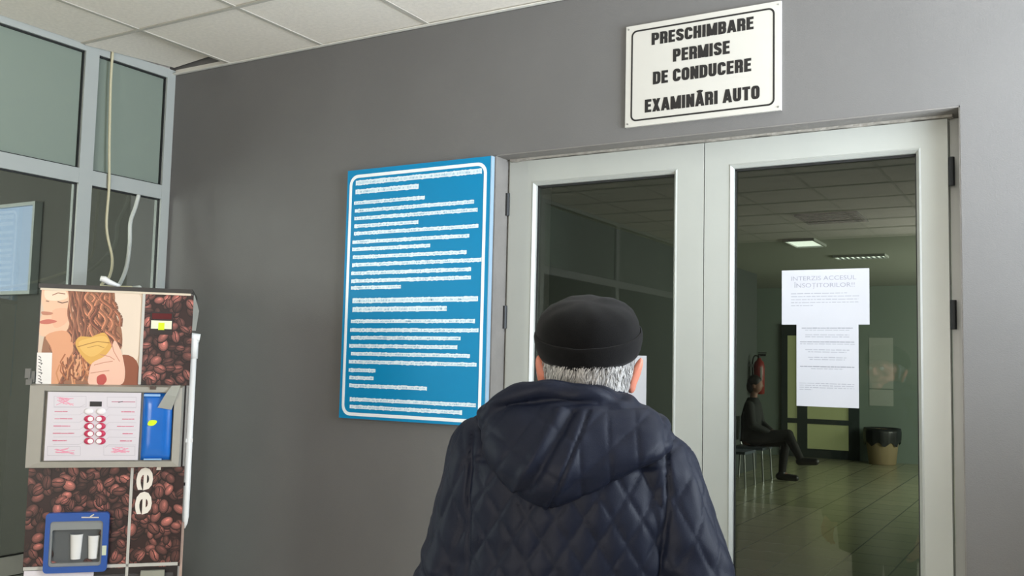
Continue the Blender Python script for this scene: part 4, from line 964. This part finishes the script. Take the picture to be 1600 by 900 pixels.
# roll continues round the sides of the neck to the chest
for s, pts in ((-1, [hp(765, 655, -.09), (-.165, -.03, 1.405), (-.135, .05, 1.40), (-.08, .10, 1.375), (-.03, .125, 1.33)]), (1, [hp(1032, 674, -.075), (.135, -.02, 1.385), (.115, .05, 1.39), (.06, .10, 1.37), (.01, .125, 1.33)])):
    q = smooth_path(pts, 4)
    for a, b in zip(q[:-1], q[1:]): capsule(bm, a, .024, b, .024, 10)
# collar stand and the bunched fabric at the right shoulder
for k in range(24):
    a = 2 * PI * k / 24; b = 2 * PI * (k + 1) / 24
    f_ = lambda t_: Vector((-.004 + .088 * math.cos(t_), -.012 + .090 * math.sin(t_), 1.402 - .022 * math.sin(t_)))
    capsule(bm, f_(a), .018, f_(b), .018, 8)
for (px, py, y, r_) in ((1030, 672, -.07, .022), (1044, 684, -.055, .017), (1012, 668, -.09, .026), (1040, 697, -.07, .016)): ellipsoid(bm, hp(px, py, y), (r_ * 1.2, r_, r_ * .8))
hm = fuse('hood', bm, .0042, 4)
def hfn(co, no):
    x, y, z = co[:, 0], co[:, 1], co[:, 2]
    sx = (925 + (865 - 925) * np.clip((H - (z - 0)) * K + 570 - 635, 0, None) / 155 - 918) / K
    U = x - sx; back = (no[:, 1] < .2)
    Ur = U * .75 + (z - 1.3) * .65; Zr = (z - 1.3) * .75 - U * .65
    q = np.where(U > 0, quilt(co, no, U, z + .45 * U, .062, .115, .0026), quilt(co, no, U * .8 + (z - 1.3) * .35, z - .45 * U, .066, .10, .0026))
    low = np.clip((1.430 - z) / .02, 0, 1)
    d = q * back * low - .006 * np.exp(-(U / .0035) ** 2) * back * (z < 1.42) + .0055 * vnoise(co, 10, 1) + .0028 * vnoise(co, 26, 2)
    # wrinkles running along the roll
    d = d + .0022 * np.sin((z * 170 - x * 60) + 3 * vnoise(co, 15, 8)) * (z > 1.425)
    # long drape fold left of the seam
    fl = x - (-.03 - .55 * (1.42 - z)); d = d + .007 * np.exp(-((fl + .012) / .010) ** 2) * back * (z < 1.42) * (z > 1.28) - .006 * np.exp(-((fl - .010) / .008) ** 2) * back * (z < 1.42) * (z > 1.28)
    return d
displace(hm, hfn); link('hood', hm, M_jkt, man, True)
# trousers and shoes
bm = bmesh.new(); loft(bm, [(.80, -.02, 0, .165, .115), (.90, -.02, 0, .17, .12), (.98, -.02, 0, .165, .115)])
for s in (-1, 1):
    hip = Vector((-.02 + s * .085, .0, .84)); kn = Vector((-.02 + s * .095, .01, .47)); an = Vector((-.02 + s * .10, -.015, .10)); capsule(bm, hip, .098, kn, .072); capsule(bm, kn, .072, an, .058)
link('trousers', fuse('trousers', bm, .01, 4), mat('dark_trousers', (36, 36, 40), .8), man, True)
for s in (-1, 1):
    bm = bmesh.new(); x = -.02 + s * .10; capsule(bm, (x, -.045, .045), .043, (x, .14, .040), .038); capsule(bm, (x, -.02, .05), .045, (x, -.018, .11), .045); box(bm, x - .043, x + .043, -.085, .175, 0, .02)
    link('shoe', fuse('shoe', bm, .006, 3), mat('black_shoe', (20, 20, 20), .4), man, True)

# ---- seated person in the hall, legs crossed, facing right
sit = thing('person', 'person in dark clothes sitting with crossed legs against the hall wall', 'person', (-3.76, 13.0, .01), math.radians(-90))
def P3(x, y, z): return (x, y, z)
bm = bmesh.new(); ellipsoid(bm, (0, .02, 1.27), (.075, .092, .115)); capsule(bm, (0, -.02, 1.05), .05, (0, 0, 1.20), .05); ellipsoid(bm, (0, .112, 1.26), (.012, .016, .02))
for s in (-1, 1): ellipsoid(bm, (s * .078, .01, 1.26), (.01, .02, .032))
loft(bm, [(.46, 0, -.05, .15, .11), (.65, 0, -.05, .13, .095), (.85, 0, -.04, .14, .10), (1.02, 0, -.02, .12, .08), (1.08, 0, -.02, .06, .06)])
for s in (-1, 1):
    capsule(bm, (s * .17, -.02, .99), .045, (s * .21, .03, .74), .038); capsule(bm, (s * .21, .03, .74), .038, (s * .06, .24, .64), .027); hand(bm, (s * .055, .25, .64), (-s * .5, .8, -.1), (0, 0, -1), s, .4)
LK, LA = (-.07, .40, .52), (-.06, .36, .10); RK, RA = (.02, .46, .62), (.12, .66, .30)
capsule(bm, (-.09, 0, .52), .08, LK, .055); capsule(bm, LK, .055, LA, .036); capsule(bm, LA, .034, (-.06, .50, .04), .03)
capsule(bm, (.09, 0, .54), .08, RK, .055); capsule(bm, RK, .055, RA, .036); capsule(bm, RA, .034, (.14, .80, .30), .03)
link('body', fuse('body', bm, .009, 3), mat('dimmed_skin', (132, 96, 82), .6), sit, True)  # hall dimness put into the colour: skin darkened to keep the sitter indistinct
bm = bmesh.new(); loft(bm, [(.50, 0, -.04, .19, .14), (.65, 0, -.05, .16, .125), (.85, 0, -.04, .17, .13), (1.0, 0, -.02, .15, .11), (1.10, 0, -.02, .07, .07)])
for s in (-1, 1): capsule(bm, (s * .17, -.02, .99), .068, (s * .21, .03, .74), .06); capsule(bm, (s * .21, .03, .74), .06, (s * .09, .20, .65), .045)
link('coat', fuse('coat', bm, .01, 4), mat('dark_coat', (26, 30, 30), .8), sit, True)
bm = bmesh.new(); capsule(bm, (-.09, 0, .53), .10, LK, .075); capsule(bm, LK, .072, LA, .048); capsule(bm, (.09, 0, .55), .10, RK, .075); capsule(bm, RK, .072, RA, .048); ellipsoid(bm, (0, -.03, .53), (.17, .13, .10))
link('trousers', fuse('trousers', bm, .01, 4), mat('black_trousers', (16, 18, 18), .85), sit, True)
bm = bmesh.new(); capsule(bm, (-.06, .33, .055), .055, (-.06, .54, .045), .045); capsule(bm, (-.06, .35, .06), .05, LA, .052); link('shoe', fuse('shoe', bm, .008, 3), MATS['black_shoe'], sit, True)
bm = bmesh.new(); capsule(bm, (.118, .64, .29), .056, (.145, .85, .30), .046); link('shoe', fuse('shoe', bm, .008, 3), MATS['black_shoe'], sit, True)
bm = bmesh.new(); ellipsoid(bm, (0, .0, 1.31), (.088, .10, .10)); ellipsoid(bm, (0, -.04, 1.25), (.082, .07, .10)); link('hair', fuse('hair', bm, .009, 3), mat('dark_hair', (24, 20, 18), .6), sit, True)

# waiting chairs along the hall wall
def chair(x, y, lab):
    t = thing('waiting_chair', lab, 'chair', (x, y, 0), math.radians(-90), 'waiting chairs along the hall wall')
    mm = mat('chair_shell', (84, 92, 104), .45); boxo('seat', (-.23, .23, -.20, .22, .415, .45), mm, t, bevel=.012)
    bm = bmesh.new(); box(bm, -.22, .22, -.24, -.21, .52, .84); finish('backrest', bm, mm, t, bevel=.012)
    for sx_ in (-.2, .2):
        for a, b in (((sx_, .20, .42), (sx_ * 1.05, .22, 0)), ((sx_, -.21, .42), (sx_ * 1.05, -.24, 0))):
            bm = bmesh.new(); tube(bm, [a, b], .012); finish('leg', bm, M_steel, t)
        bm = bmesh.new(); tube(bm, [(sx_, -.19, .42), (sx_, -.235, .56)], .011); finish('support', bm, M_steel, t)
chair(-3.80, 13.0, 'grey waiting chair under the seated person in the hall')
chair(-3.80, 12.2, 'empty grey waiting chair in the hall, nearer than the seated person')
